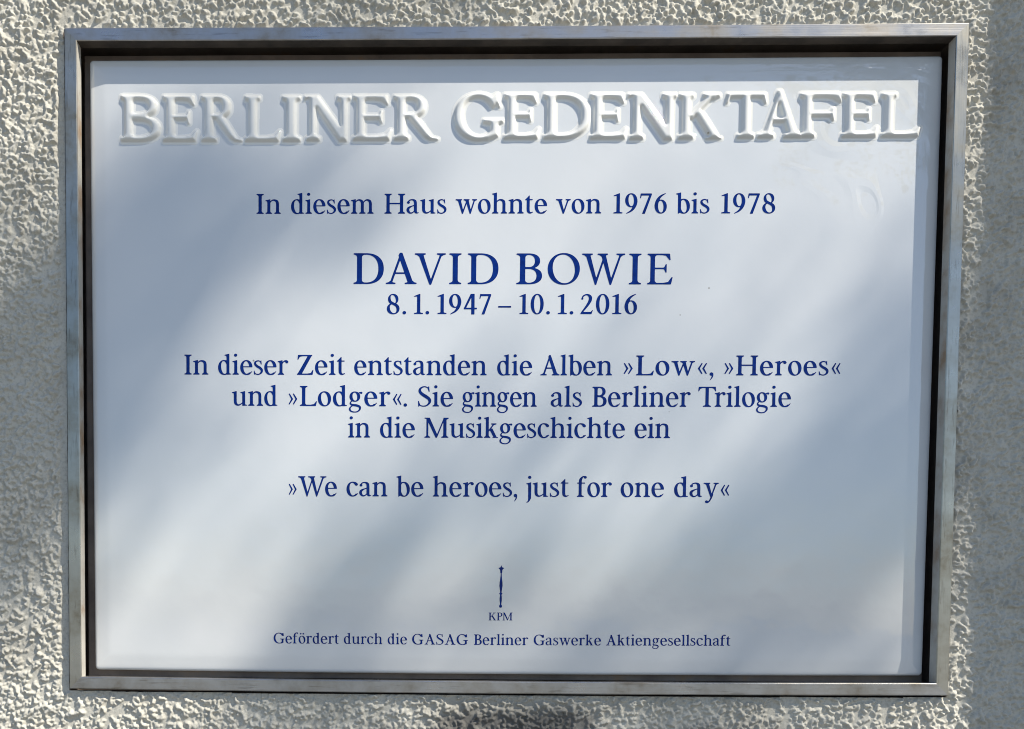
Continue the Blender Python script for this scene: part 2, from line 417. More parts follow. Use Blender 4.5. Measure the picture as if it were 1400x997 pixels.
# ------------------------------------------------------------------ raised heading, one glazed relief per letter
LETTERS = [
("B",[[0.69,0.05,14.47,0.01,17.17,0.19,19.72,0.56,22.56,1.32,25.11,2.49,26.95,3.89,28.15,5.43,28.82,7.17,29.01,9.45,28.65,11.37,27.92,12.83,26.82,14.11,25.39,15.22,23.46,16.21,20.57,17.21,20.34,17.49,20.62,17.76,22.41,18.59,23.83,19.48,24.76,20.32,25.59,21.42,26.14,22.6,26.44,24.06,26.43,25.71,26.11,27.17,25.06,29,23.45,30.46,21.36,31.55,18.87,32.32,16.32,32.72,13.76,32.88,1.14,32.87,0.43,32.77,0.04,32.47,0.03,30.55,0.29,30.23,1.46,29.54,2.07,29,2.63,27.99,2.77,27.08,2.76,5.53,2.56,4.7,2.07,3.88,1.46,3.33,0.29,2.65,0.03,2.33,0,0.5,0.2,0.23],[10.78,3.15,10.08,3.37,9.57,3.79,9.03,4.61,8.77,5.43,8.84,14.38,9.16,14.66,9.65,14.77,13.2,14.79,15.75,14.61,17.88,14.2,19.37,13.65,20.63,12.92,21.42,12.27,22.17,11.28,22.59,10.18,22.76,8.81,22.53,7.44,22.07,6.44,21.32,5.53,20.43,4.81,19.29,4.21,18.02,3.74,16.6,3.4,15.18,3.22,13.34,3.11],[9.51,19.95,9.08,20.08,8.84,20.32,8.73,21.14,8.75,27.26,8.99,28.17,9.51,29.02,10.36,29.63,11.49,29.77,14.76,29.66,17.17,29.14,18.3,28.64,19.11,28.08,19.87,27.26,20.31,26.44,20.6,25.25,20.59,24.34,20.29,23.15,19.67,22.15,19.01,21.5,18.03,20.87,16.03,20.19,13.91,19.92]],-282.89,163.04),
("E",[[0.53,0.05,23,0,23.6,0.06,24,0.32,24.23,0.95,25.46,6.83,25.47,7.29,25.2,7.6,24.7,7.62,24.23,7.38,21.61,4.57,21.01,4.12,16.12,3.11,10.93,3.08,10.13,3.18,9.53,3.55,9.06,4.12,8.73,4.84,8.59,5.66,8.59,14.53,8.66,14.98,8.83,15.22,9.63,15.39,16.82,15.36,17.21,15.21,17.44,14.98,18.38,12.99,18.66,12.63,19.01,12.5,19.31,12.59,19.51,12.9,19.56,13.35,19.55,20.69,19.48,21.14,19.21,21.4,18.81,21.38,18.53,21.14,17.5,18.97,17.28,18.69,16.92,18.52,9.53,18.47,9.03,18.54,8.73,18.74,8.58,19.42,8.59,26.75,8.68,27.57,8.96,28.29,9.73,29.2,10.63,29.5,14.52,29.49,17.91,28.96,18.91,28.58,21.92,26.03,22.4,25.8,22.8,25.79,23.14,26.03,23.21,26.57,22.66,31.82,22.52,32.27,22.3,32.47,21.41,32.59,1.15,32.59,0.45,32.52,0.12,32.27,0,31.1,0.13,30.19,0.4,29.92,1.6,29.29,2.16,28.74,2.64,27.84,2.79,26.75,2.77,5.39,2.54,4.48,2.05,3.71,1.45,3.2,0.35,2.64,0.08,2.31,0.03,0.59,0.19,0.23]],-252.27,162.94),
("R",[[0.56,0.05,10.43,0,10.96,0.07,11.31,0.32,11.44,1.4,11.31,2.4,11.03,2.67,9.95,3.21,9.42,3.66,8.89,4.48,8.61,5.47,8.59,15.24,8.84,15.75,9.58,15.91,10.43,15.8,11.01,15.33,20.6,2.76,21.24,2.12,23.89,0.35,24.63,0.05,29.18,0.01,29.71,0.11,29.95,0.32,29.98,0.86,29.61,1.21,26.75,1.86,26.01,2.37,16.99,16.6,17.13,16.96,18.59,17.87,19.57,18.68,20.78,20.22,21.28,21.3,21.55,22.3,21.71,25.01,21.28,27.18,20.26,29.08,18.77,30.53,17.64,31.23,16.58,31.71,14.56,32.27,11.92,32.56,1,32.56,0.37,32.45,0.08,32.16,0,30.8,0.12,30.17,0.39,29.89,1.53,29.3,2.08,28.81,2.6,27.9,2.75,26.91,2.73,5.29,2.52,4.48,2,3.66,1.43,3.19,0.37,2.65,0.08,2.31,0.03,0.59,0.2,0.23],[9.16,19.13,8.74,19.36,8.59,19.85,8.58,26.64,8.75,27.72,9.27,28.72,10.01,29.34,10.96,29.48,12.45,29.32,13.4,28.99,14.26,28.45,14.92,27.72,15.43,26.82,15.72,25.91,15.88,24.65,15.85,23.38,15.59,22.12,15.25,21.3,14.75,20.58,14.03,19.92,13.29,19.49,11.92,19.11]],-224.12,162.84),
("L",[[0.56,0.04,23.68,0,24.42,0.14,24.8,0.67,26.19,6.86,26.14,7.31,25.79,7.55,25.27,7.52,24.84,7.28,21.57,4.13,20.94,3.92,18.3,3.43,15.98,3.06,10.49,3.07,9.97,3.19,9.54,3.45,8.8,4.46,8.54,5.78,8.56,26.85,8.77,27.75,9.27,28.56,9.86,29.08,10.92,29.63,11.21,29.99,11.24,31.78,11.09,32.05,10.7,32.23,0.89,32.27,0.31,32.14,0.04,31.78,0,30.44,0.12,29.9,0.39,29.63,1.52,29.03,2.13,28.47,2.6,27.57,2.74,26.58,2.72,5.33,2.5,4.44,2.06,3.72,1.42,3.17,0.36,2.63,0.08,2.29,0.02,0.58,0.19,0.22]],-192.27,162.74),
("I",[[0.77,0.04,12.17,0.01,12.97,0.13,13.35,0.49,13.3,2.28,12.9,2.64,11.55,3.27,10.86,3.83,10.24,4.79,10.06,5.78,10.08,26.84,10.37,27.73,10.97,28.54,11.74,29.09,13.04,29.7,13.3,29.97,13.35,31.76,13.14,32.03,12.61,32.22,1.23,32.25,0.43,32.12,0.06,31.76,0,30.42,0.14,29.88,0.5,29.59,1.82,28.99,2.48,28.45,3.05,27.55,3.2,26.66,3.18,5.24,2.93,4.44,2.39,3.72,1.67,3.18,0.46,2.64,0.09,2.28,0.06,0.49,0.27,0.22]],-165.01,162.67),
("N",[[25.85,-0.4,30.42,-0.43,30.94,-0.27,31.15,0.04,31.21,26.3,31.45,27.26,31.94,28.06,32.4,28.5,33.53,29.11,33.79,29.38,33.9,30.79,33.75,31.45,33.43,31.65,32.91,31.71,25.01,31.71,24.28,31.61,23.99,31.32,23.92,29.99,24.04,29.38,24.31,29.11,25.33,28.59,25.92,28.06,26.36,27.35,26.6,26.47,26.62,11.23,26.53,10.53,26.26,10.32,25.94,10.5,25.53,10.99,10.45,31.47,10.03,31.66,9.41,31.71,1.08,31.71,0.3,31.58,0.07,31.32,0,30.96,0.01,29.91,0.17,29.47,0.67,29.41,2.23,30.18,2.75,30.22,3.2,29.99,3.88,29.38,4.15,28.59,4.13,5.24,3.89,4.36,3.45,3.66,2.86,3.13,1.84,2.6,1.57,2.33,1.45,0.92,1.6,0.27,1.92,0.07,2.44,0,10.45,0,11.07,0.11,11.38,0.47,11.43,1.81,11.32,2.33,11.07,2.6,10.03,3.14,9.51,3.61,9.02,4.36,8.75,5.33,8.73,21.36,8.81,22.07,9.09,22.3,9.41,22.11,9.93,21.45,25,0.22,25.42,-0.22]],-149,163.1),
("E",[[0.61,0.04,25.37,0,26.05,0.05,26.52,0.31,26.76,0.84,28.2,6.7,28.2,7.14,27.88,7.45,27.31,7.47,26.79,7.23,23.79,4.48,23.1,4.04,17.5,3.05,11,3.02,10.09,3.11,9.51,3.42,8.95,4.04,8.59,4.84,8.44,5.63,8.44,14.24,8.52,14.68,8.78,14.95,9.63,15.08,18.3,15.06,18.75,14.92,19.04,14.68,20.1,12.73,20.44,12.38,20.81,12.26,21.2,12.38,21.43,13.09,21.43,20.27,21.34,20.72,21.03,20.98,20.58,20.96,20.25,20.72,19.08,18.59,18.83,18.32,18.41,18.15,9.52,18.1,8.95,18.17,8.61,18.37,8.44,19.03,8.44,26.22,8.56,27.02,8.89,27.82,9.63,28.62,10.09,28.84,10.66,28.92,15.68,28.91,19.55,28.38,20.69,28.01,24.23,25.48,24.8,25.27,25.25,25.3,25.58,25.6,25.62,26.13,24.99,31.19,24.84,31.63,24.57,31.84,23.66,31.94,1.31,31.94,0.51,31.88,0.13,31.63,0,31.01,0.08,29.68,0.4,29.33,1.55,28.7,2.1,28.17,2.59,27.28,2.73,26.31,2.72,5.28,2.48,4.39,1.99,3.64,1.42,3.15,0.28,2.53,0.08,2.26,0.03,0.58,0.21,0.22]],-113.61,163.25),
("R",[[0.62,0.04,10.11,0.01,10.69,0.11,11.01,0.4,11.1,1.71,10.98,2.33,10.69,2.62,9.64,3.19,9.14,3.65,8.63,4.44,8.43,5.23,8.43,14.82,8.77,15.34,9.64,15.47,10.69,15.39,11.4,14.92,21.99,2.68,22.67,2.07,25.54,0.38,26.36,0.06,31.62,0.01,32.14,0.13,32.4,0.4,32.37,0.84,31.97,1.15,28.58,1.82,27.8,2.24,17.54,15.7,17.47,16.05,17.67,16.31,20.4,17.77,21.25,18.51,22.06,19.48,22.63,20.44,23,21.5,23.26,23.87,23.1,25.19,22.78,26.33,22.26,27.39,21.61,28.27,20.79,29.06,19.58,29.92,18.41,30.5,17.12,30.96,15.02,31.42,12.45,31.65,0.99,31.65,0.41,31.55,0.09,31.26,0,29.94,0.12,29.32,0.41,29.04,1.49,28.44,2.07,27.92,2.55,27.04,2.68,26.16,2.67,5.23,2.48,4.44,2.04,3.71,1.36,3.12,0.37,2.59,0.08,2.24,0.05,0.48,0.22,0.22],[9.06,18.59,8.55,18.86,8.42,19.39,8.42,26.25,8.72,27.39,9.41,28.26,10.23,28.62,12.21,28.63,14.08,28.3,15.14,27.86,15.98,27.3,16.71,26.51,17.15,25.72,17.49,24.49,17.53,23.17,17.4,22.2,17.05,21.23,16.54,20.45,15.91,19.83,15.12,19.3,14.2,18.9,12.45,18.57]],-84.03,163.4),
("G",[[15.8,-0.41,19.14,-0.44,21.76,-0.17,24.73,-0.24,31.82,2.15,32.02,2.4,32.1,2.86,32.19,10.02,32.53,10.66,33.14,11.2,33.99,11.62,35.25,12.01,35.59,12.26,35.76,12.83,35.71,14.19,35.36,14.58,34.68,14.69,22.11,14.69,21.25,14.56,20.99,14.28,20.91,13.83,20.93,12.65,21.18,12.2,21.59,12.02,23.48,11.68,24.62,11.34,25.53,10.85,26.08,10.29,26.28,9.3,26.27,6.76,26.13,6.12,25.33,5.21,24.05,4.22,22.68,3.48,21.31,3,19.71,2.71,18.22,2.64,16.51,2.85,15.02,3.26,13.65,3.88,12.51,4.56,11.33,5.49,10.33,6.48,8.67,8.75,7.28,11.83,6.55,14.83,6.29,18.18,6.75,21.54,7.69,24.17,8.6,25.71,9.37,26.71,10.34,27.65,11.59,28.57,12.85,29.22,14.11,29.65,15.82,29.95,17.31,30,18.91,29.8,20.28,29.43,21.65,28.83,22.91,28.08,24.08,27.16,25.08,26.16,26.34,24.53,27.13,23.26,27.48,22.99,28.05,22.96,29.19,23.36,30.45,24.29,30.79,24.42,31.25,24.22,32.11,23.08,32.51,22.93,32.85,22.96,33.19,23.26,33.23,23.72,32.3,31.15,32.08,32.24,31.59,32.59,30.91,32.63,30.22,32.49,27.59,31.07,27.13,30.95,23.02,32.46,19.71,33.05,15.94,33.07,14.11,32.84,12.28,32.42,10.45,31.81,8.74,31.01,7.13,30.06,5.71,28.98,3.52,26.71,2.48,25.26,1.69,23.81,0.9,21.9,0.38,20,0.02,17.19,0,15.73,0.25,13.38,0.62,11.65,1.25,9.84,2.22,7.82,3.48,5.99,4.74,4.57,6.39,3.13,7.82,2.15,9.76,1.13,11.59,0.44,13.54,-0.08]],-40.23,163.25),
("E",[[0.55,0.04,23.35,0,23.97,0.05,24.4,0.31,24.66,1.02,25.91,6.68,25.88,7.21,25.61,7.43,25.1,7.44,24.65,7.21,21.92,4.45,21.33,4.02,16.27,3.04,10.73,3.01,9.91,3.11,9.39,3.41,8.88,4.02,8.56,4.73,8.43,5.53,8.42,14.2,8.49,14.64,8.67,14.87,9.49,15.03,17.09,14.99,17.4,14.89,17.71,14.59,18.63,12.7,18.94,12.33,19.25,12.23,19.6,12.34,19.81,13.05,19.81,20.21,19.73,20.65,19.45,20.91,19.04,20.88,18.77,20.65,17.71,18.52,17.49,18.26,17.09,18.09,9.39,18.05,8.88,18.11,8.57,18.31,8.42,18.97,8.42,26.22,8.54,27.02,8.83,27.73,9.5,28.52,9.91,28.74,10.42,28.82,14.63,28.82,18.12,28.3,19.15,27.93,22.43,25.35,22.84,25.19,23.25,25.21,23.56,25.49,23.59,26.05,23.03,31.09,22.88,31.53,22.64,31.74,21.81,31.84,1.18,31.84,0.46,31.77,0.12,31.53,0,30.91,0.08,29.59,0.36,29.26,1.59,28.59,2.11,28.08,2.61,27.11,2.77,26.05,2.76,5.44,2.52,4.47,2.04,3.67,1.43,3.14,0.36,2.59,0.08,2.26,0.03,0.57,0.19,0.22]],-4.22,163.92),
("D",[[0.69,0.04,14.71,0.01,18.08,0.28,20.67,0.74,23.92,1.72,26.77,3.12,29.05,4.82,30.94,6.85,31.95,8.46,32.63,9.94,33.41,12.95,33.57,14.36,33.56,17.54,33.29,19.57,32.88,21.16,32.21,22.84,31.48,24.17,30.74,25.23,29.49,26.59,28.19,27.72,26.77,28.69,25.08,29.6,23.14,30.38,21.32,30.92,19.25,31.36,14.84,31.8,1.23,31.81,0.58,31.75,0.15,31.5,0,30.97,0.08,29.56,0.32,29.26,1.49,28.6,2.06,28.06,2.56,27.17,2.72,26.2,2.71,5.35,2.48,4.46,2,3.68,1.37,3.14,0.32,2.55,0.08,2.25,0.05,0.49,0.24,0.22],[10.43,3.03,9.75,3.23,9.13,3.76,8.66,4.55,8.44,5.43,8.48,26.64,9.06,27.97,9.52,28.44,10.04,28.71,10.82,28.8,13.41,28.81,15.62,28.68,18.6,28.13,21.19,27.13,23.5,25.58,25.28,23.64,26.52,21.34,27.19,18.87,27.34,17.72,27.35,14.36,27.13,12.59,26.37,10.12,25.22,8.09,23.53,6.25,21.58,4.89,19.38,3.92,16.91,3.31,14.06,3.02]],24.28,163.81),
("E",[[0.57,0.04,24.23,0,24.88,0.06,25.31,0.34,26.86,6.67,26.87,7.11,26.6,7.4,26.06,7.43,25.52,7.19,22.73,4.49,22.08,4.03,16.71,3.03,10.8,3,9.94,3.1,9.4,3.4,8.87,4.02,8.52,4.81,8.39,5.61,8.39,14.17,8.46,14.61,8.71,14.88,9.51,15.01,17.57,14.98,17.9,14.88,18.22,14.61,19.23,12.67,19.53,12.32,19.94,12.19,20.26,12.28,20.47,12.58,20.52,13.02,20.52,20.18,20.44,20.62,20.15,20.88,19.72,20.88,19.4,20.65,18.27,18.5,17.68,18.07,9.4,18.02,8.87,18.08,8.54,18.28,8.38,18.94,8.39,26.09,8.5,26.89,8.82,27.68,9.51,28.47,9.94,28.68,10.48,28.77,15.1,28.77,18.86,28.23,19.83,27.87,23.16,25.3,23.59,25.15,24.02,25.15,24.36,25.38,24.44,25.91,23.85,31.04,23.74,31.39,23.47,31.65,22.51,31.79,1.24,31.78,0.48,31.72,0.13,31.48,0,30.68,0.12,29.45,0.38,29.18,1.55,28.56,2.02,28.12,2.54,27.24,2.68,26.27,2.67,5.17,2.46,4.37,1.94,3.58,1.43,3.13,0.38,2.6,0.08,2.25,0.03,0.57,0.2,0.22]],57.85,163.71),
("N",[[26.87,-0.4,31.72,-0.43,32.26,-0.28,32.48,0.04,32.55,26.81,32.77,27.61,33.28,28.41,35.11,29.66,35.24,31.08,35.08,31.75,34.75,31.95,34.21,32.01,26.08,32.01,25.32,31.91,25.02,31.62,24.94,30.28,25.07,29.66,26.84,28.48,27.37,27.7,27.62,26.9,27.65,11.34,27.56,10.63,27.27,10.4,26.95,10.58,26.4,11.21,10.68,31.74,10.24,31.95,9.59,32.01,1.13,32.01,0.32,31.88,0.07,31.62,0,31.26,0.01,30.19,0.15,29.83,0.37,29.71,0.7,29.74,2.11,30.41,2.76,30.5,3.22,30.28,3.94,29.66,4.22,28.86,4.2,5.2,3.99,4.4,3.47,3.6,1.64,2.36,1.51,0.93,1.67,0.27,2,0.07,2.54,0,10.78,0,11.43,0.11,11.76,0.48,11.81,1.82,11.68,2.36,9.85,3.6,9.34,4.4,9.12,5.2,9.11,21.48,9.2,22.19,9.48,22.4,9.81,22.2,10.35,21.55,25.97,0.24,26.4,-0.21]],84.73,163.34),
("K",[[0.58,0.04,10.03,0,10.57,0.07,10.93,0.31,11.06,1.01,10.95,2.34,9.16,3.59,8.69,4.27,8.42,5.07,8.37,13.26,8.48,13.62,8.73,13.82,10.03,13.97,10.5,14.15,11.95,15.56,12.42,15.78,12.74,15.68,13.07,15.33,21.91,1.89,21.97,1.54,21.75,1.28,20.34,1.01,19.91,0.83,19.74,0.48,19.91,0.18,20.77,0,30,0,30.76,0.04,31.13,0.22,31.23,0.57,31.04,0.84,29.56,1.16,28.91,1.72,17.52,18.73,17.08,19.31,16.43,19.74,16.32,19.96,16.71,20.58,23.38,27.51,23.92,27.72,25.55,27.84,26.96,28.58,29.13,29.12,29.48,29.3,29.7,29.74,29.72,30.89,29.64,31.33,29.4,31.6,28.59,31.73,18.71,31.73,17.95,31.69,17.63,31.56,17.37,31.07,17.42,29.57,17.74,29.21,18.96,28.86,19.12,28.6,19.03,28.33,9.6,18.38,9.06,17.88,8.73,17.74,8.45,17.93,8.36,18.46,8.4,26.57,8.69,27.45,9.16,28.14,10.95,29.39,11.06,30.71,10.93,31.42,10.57,31.66,9.71,31.73,1.03,31.72,0.48,31.66,0.16,31.46,0,30.89,0.07,29.48,0.38,29.13,1.57,28.5,2.09,27.98,2.56,27.1,2.71,26.13,2.69,5.24,2.5,4.45,2,3.64,1.43,3.13,0.38,2.6,0.07,2.25,0.02,0.57,0.2,0.22]],121.28,163.49),
("T",[[8.91,0.04,19.74,0,20.27,0.07,20.63,0.31,20.76,1.53,20.62,2.31,20.27,2.59,18.88,3.12,18.26,3.54,17.63,4.32,17.35,5.2,17.38,27.99,17.71,28.37,18.35,28.47,22.2,28.46,25.41,28.24,25.99,27.81,27.84,24.76,28.2,24.49,28.73,24.47,29.05,24.76,29.08,25.46,28.51,30.61,28.39,31.05,28.09,31.34,27.13,31.44,1.86,31.44,1.11,31.37,0.75,31.13,0.56,30.43,0,25.28,0.04,24.76,0.36,24.47,0.9,24.49,1.26,24.76,3.1,27.81,3.68,28.24,6.89,28.46,10.75,28.47,11.39,28.37,11.71,27.99,11.74,5.2,11.46,4.32,10.83,3.54,10.21,3.12,8.82,2.59,8.47,2.31,8.35,1.88,8.37,0.57,8.54,0.22]],155.12,163.89),
("A",[[0.57,0.05,10.81,0,11.37,0.05,11.75,0.23,11.95,0.95,11.94,1.95,11.8,2.41,11.36,2.69,9.55,3.13,9.27,3.41,9.21,3.77,10.94,10.22,11.36,10.69,12.23,10.81,18.21,10.8,18.75,10.71,19.12,10.4,21.23,3.68,21.15,3.4,20.83,3.13,19.23,2.68,18.85,2.41,18.71,1.95,18.71,0.77,18.78,0.41,19.03,0.14,19.84,0,31.16,0,31.81,0.11,32.11,0.41,32.18,1.95,31.97,2.5,29.74,3.38,28.65,4.26,27.67,4.62,27.31,5.04,17.15,32.47,16.86,33.02,16.47,33.26,14.95,33.32,14.31,33.11,13.96,32.66,13.12,30.84,13.02,30.2,13.36,28.75,13.24,28.11,5.24,5.04,4.94,4.64,3.96,4.27,2.76,3.37,0.59,2.7,0.21,2.5,0,1.95,0.02,0.59,0.19,0.23],[12.66,13.93,12.16,14.22,12.16,14.85,14.29,22.73,14.54,23.3,14.84,23.46,15.1,23.21,15.38,22.51,17.71,15.12,17.84,14.31,17.64,14.03,17.12,13.91]],177.91,164.07),
("F",[[0.73,0.04,9.88,0.01,10.57,0.1,10.95,0.39,11.05,1.6,10.92,2.29,9.11,3.59,8.58,4.37,8.33,5.15,8.29,13.79,8.36,14.24,8.64,14.54,9.74,14.7,20.94,14.67,21.37,14.57,21.78,14.31,23.43,12.08,23.84,11.95,24.26,11.97,24.7,12.41,24.74,19.76,24.63,20.19,24.26,20.45,23.71,20.45,23.29,20.23,21.83,18.12,21.08,17.7,9.6,17.65,8.91,17.71,8.5,17.9,8.29,18.55,8.3,25.73,8.54,26.68,9.11,27.54,9.88,28.06,11.12,28.19,17.76,28.17,22.74,27.63,23.88,27.28,28.13,24.78,28.68,24.63,29.24,24.64,29.68,24.86,29.77,25.38,29.01,30.4,28.87,30.74,28.53,31,27.3,31.13,1.58,31.13,0.62,31.07,0.16,30.83,0,30.31,0.08,28.93,2.01,27.46,2.5,26.59,2.62,25.81,2.61,5.06,2.41,4.33,1.93,3.59,1.33,3.07,0.34,2.51,0.06,2.16,0.06,0.48,0.25,0.22]],207.99,164.22),
("E",[[0.56,0.04,23.49,0,24.11,0.05,24.54,0.3,26.07,6.5,26.08,6.93,25.78,7.23,25.26,7.25,24.79,7.02,22.03,4.35,21.41,3.92,16.41,2.97,10.68,2.93,9.74,3.02,9.22,3.3,8.72,3.83,8.37,4.52,8.24,5.21,8.23,13.82,8.31,14.25,8.49,14.48,9.32,14.64,17.03,14.62,17.45,14.49,17.71,14.25,18.68,12.36,19.01,12,19.32,11.9,19.68,12.01,19.84,12.27,19.89,12.79,19.89,19.68,19.81,20.11,19.53,20.36,19.11,20.34,18.82,20.11,17.75,18.04,17.52,17.78,17.14,17.62,9.22,17.57,8.7,17.63,8.39,17.83,8.23,18.47,8.23,25.62,8.32,26.31,8.59,26.98,9.32,27.79,9.74,27.99,10.26,28.07,14.64,28.06,18.18,27.55,19.22,27.19,22.45,24.73,22.97,24.53,23.38,24.56,23.68,24.85,23.71,25.36,23.14,30.27,22.99,30.7,22.76,30.89,21.82,31,1.2,31,0.47,30.94,0.12,30.7,0,29.93,0.12,28.72,0.37,28.46,1.51,27.86,2.12,27.26,2.58,26.31,2.71,25.36,2.69,5.3,2.49,4.44,2.03,3.64,1.41,3.07,0.36,2.54,0.07,2.2,0.03,0.56,0.2,0.22]],238.02,164.23),
("L",[[0.63,0.04,25.65,0,26.47,0.17,26.85,0.73,28.38,6.55,28.32,6.98,27.89,7.22,27.3,7.17,26.83,6.93,23.45,4.07,22.94,3.84,22.11,3.67,17.16,2.94,10.43,2.92,9.84,2.97,9.37,3.15,8.56,4.07,8.25,5.35,8.26,25.73,8.44,26.5,8.91,27.27,9.49,27.78,10.47,28.3,10.77,28.64,10.79,30.35,10.62,30.61,10.2,30.79,1,30.82,0.35,30.7,0.05,30.35,0,29.07,0.12,28.56,0.41,28.27,1.47,27.7,2,27.19,2.52,26.24,2.7,25.22,2.69,5.35,2.46,4.41,1.94,3.56,1.35,3.04,0.37,2.53,0.07,2.18,0.05,0.47,0.22,0.21]],265.92,164.28)]
def sdist(polys, PXs, PZs):
    P = np.stack([PXs.ravel(), PZs.ravel()], -1)
    best = np.full(len(P), 1e9); ins = np.zeros(len(P), bool)
    for poly in polys:
        A = np.array(poly, float); B = np.roll(A, -1, 0)
        for (ax, az), (bx, bz) in zip(A, B):
            ex, ez = bx - ax, bz - az; L2 = ex * ex + ez * ez
            if L2 < 1e-12: continue
            t = np.clip(((P[:, 0] - ax) * ex + (P[:, 1] - az) * ez) / L2, 0, 1)
            d = (P[:, 0] - ax - t * ex) ** 2 + (P[:, 1] - az - t * ez) ** 2
            np.minimum(best, d, out=best)
            if az != bz:
                c = (az > P[:, 1]) != (bz > P[:, 1])
                ins ^= c & (P[:, 0] < ex * (P[:, 1] - az) / (bz - az) + ax)
    d = np.sqrt(best); return np.where(ins, d, -d).reshape(PXs.shape)
letters = []
G_ = .30
for ch, polys, lx, lz in LETTERS:
    polys = [np.array(p).reshape(-1, 2) for p in polys]
    allp = np.vstack(polys); mn = allp.min(0) - 3; mxv = allp.max(0) + 3
    gx, gz = np.meshgrid(np.arange(mn[0], mxv[0], G_), np.arange(mn[1], mxv[1], G_))
    d = sdist(polys, gx, gz) + .15
    q = np.clip(d / 2.8, 0, 1)
    h = np.where(d > 0, .40 + 2.25 * (1 - (1 - q) ** 2) ** .8, .40 * np.clip(1 + d / 2.2, 0, 1) ** 2)
    for _ in range(3): h = box3(h)
    h = np.where(d <= -2.1, -.3, h)
    nzz, nxx = gx.shape
    Vl = np.stack([(gx + lx) / 1000, TY - h / 1000, (gz + lz) / 1000], -1).reshape(-1, 3)
    ii = np.arange(nxx * nzz).reshape(nzz, nxx)
    Ql = np.stack([ii[:-1, :-1], ii[:-1, 1:], ii[1:, 1:], ii[1:, :-1]], -1).reshape(-1, 4)
    hv = h.ravel(); Ql = Ql[(hv[Ql] > 0).any(1)]
    us = np.zeros(nxx * nzz, bool); us[Ql.ravel()] = True; rm = np.cumsum(us) - 1
    letters.append(mesh_np("raised_letter", Vl[us], rm[Ql], M_RELIEF))

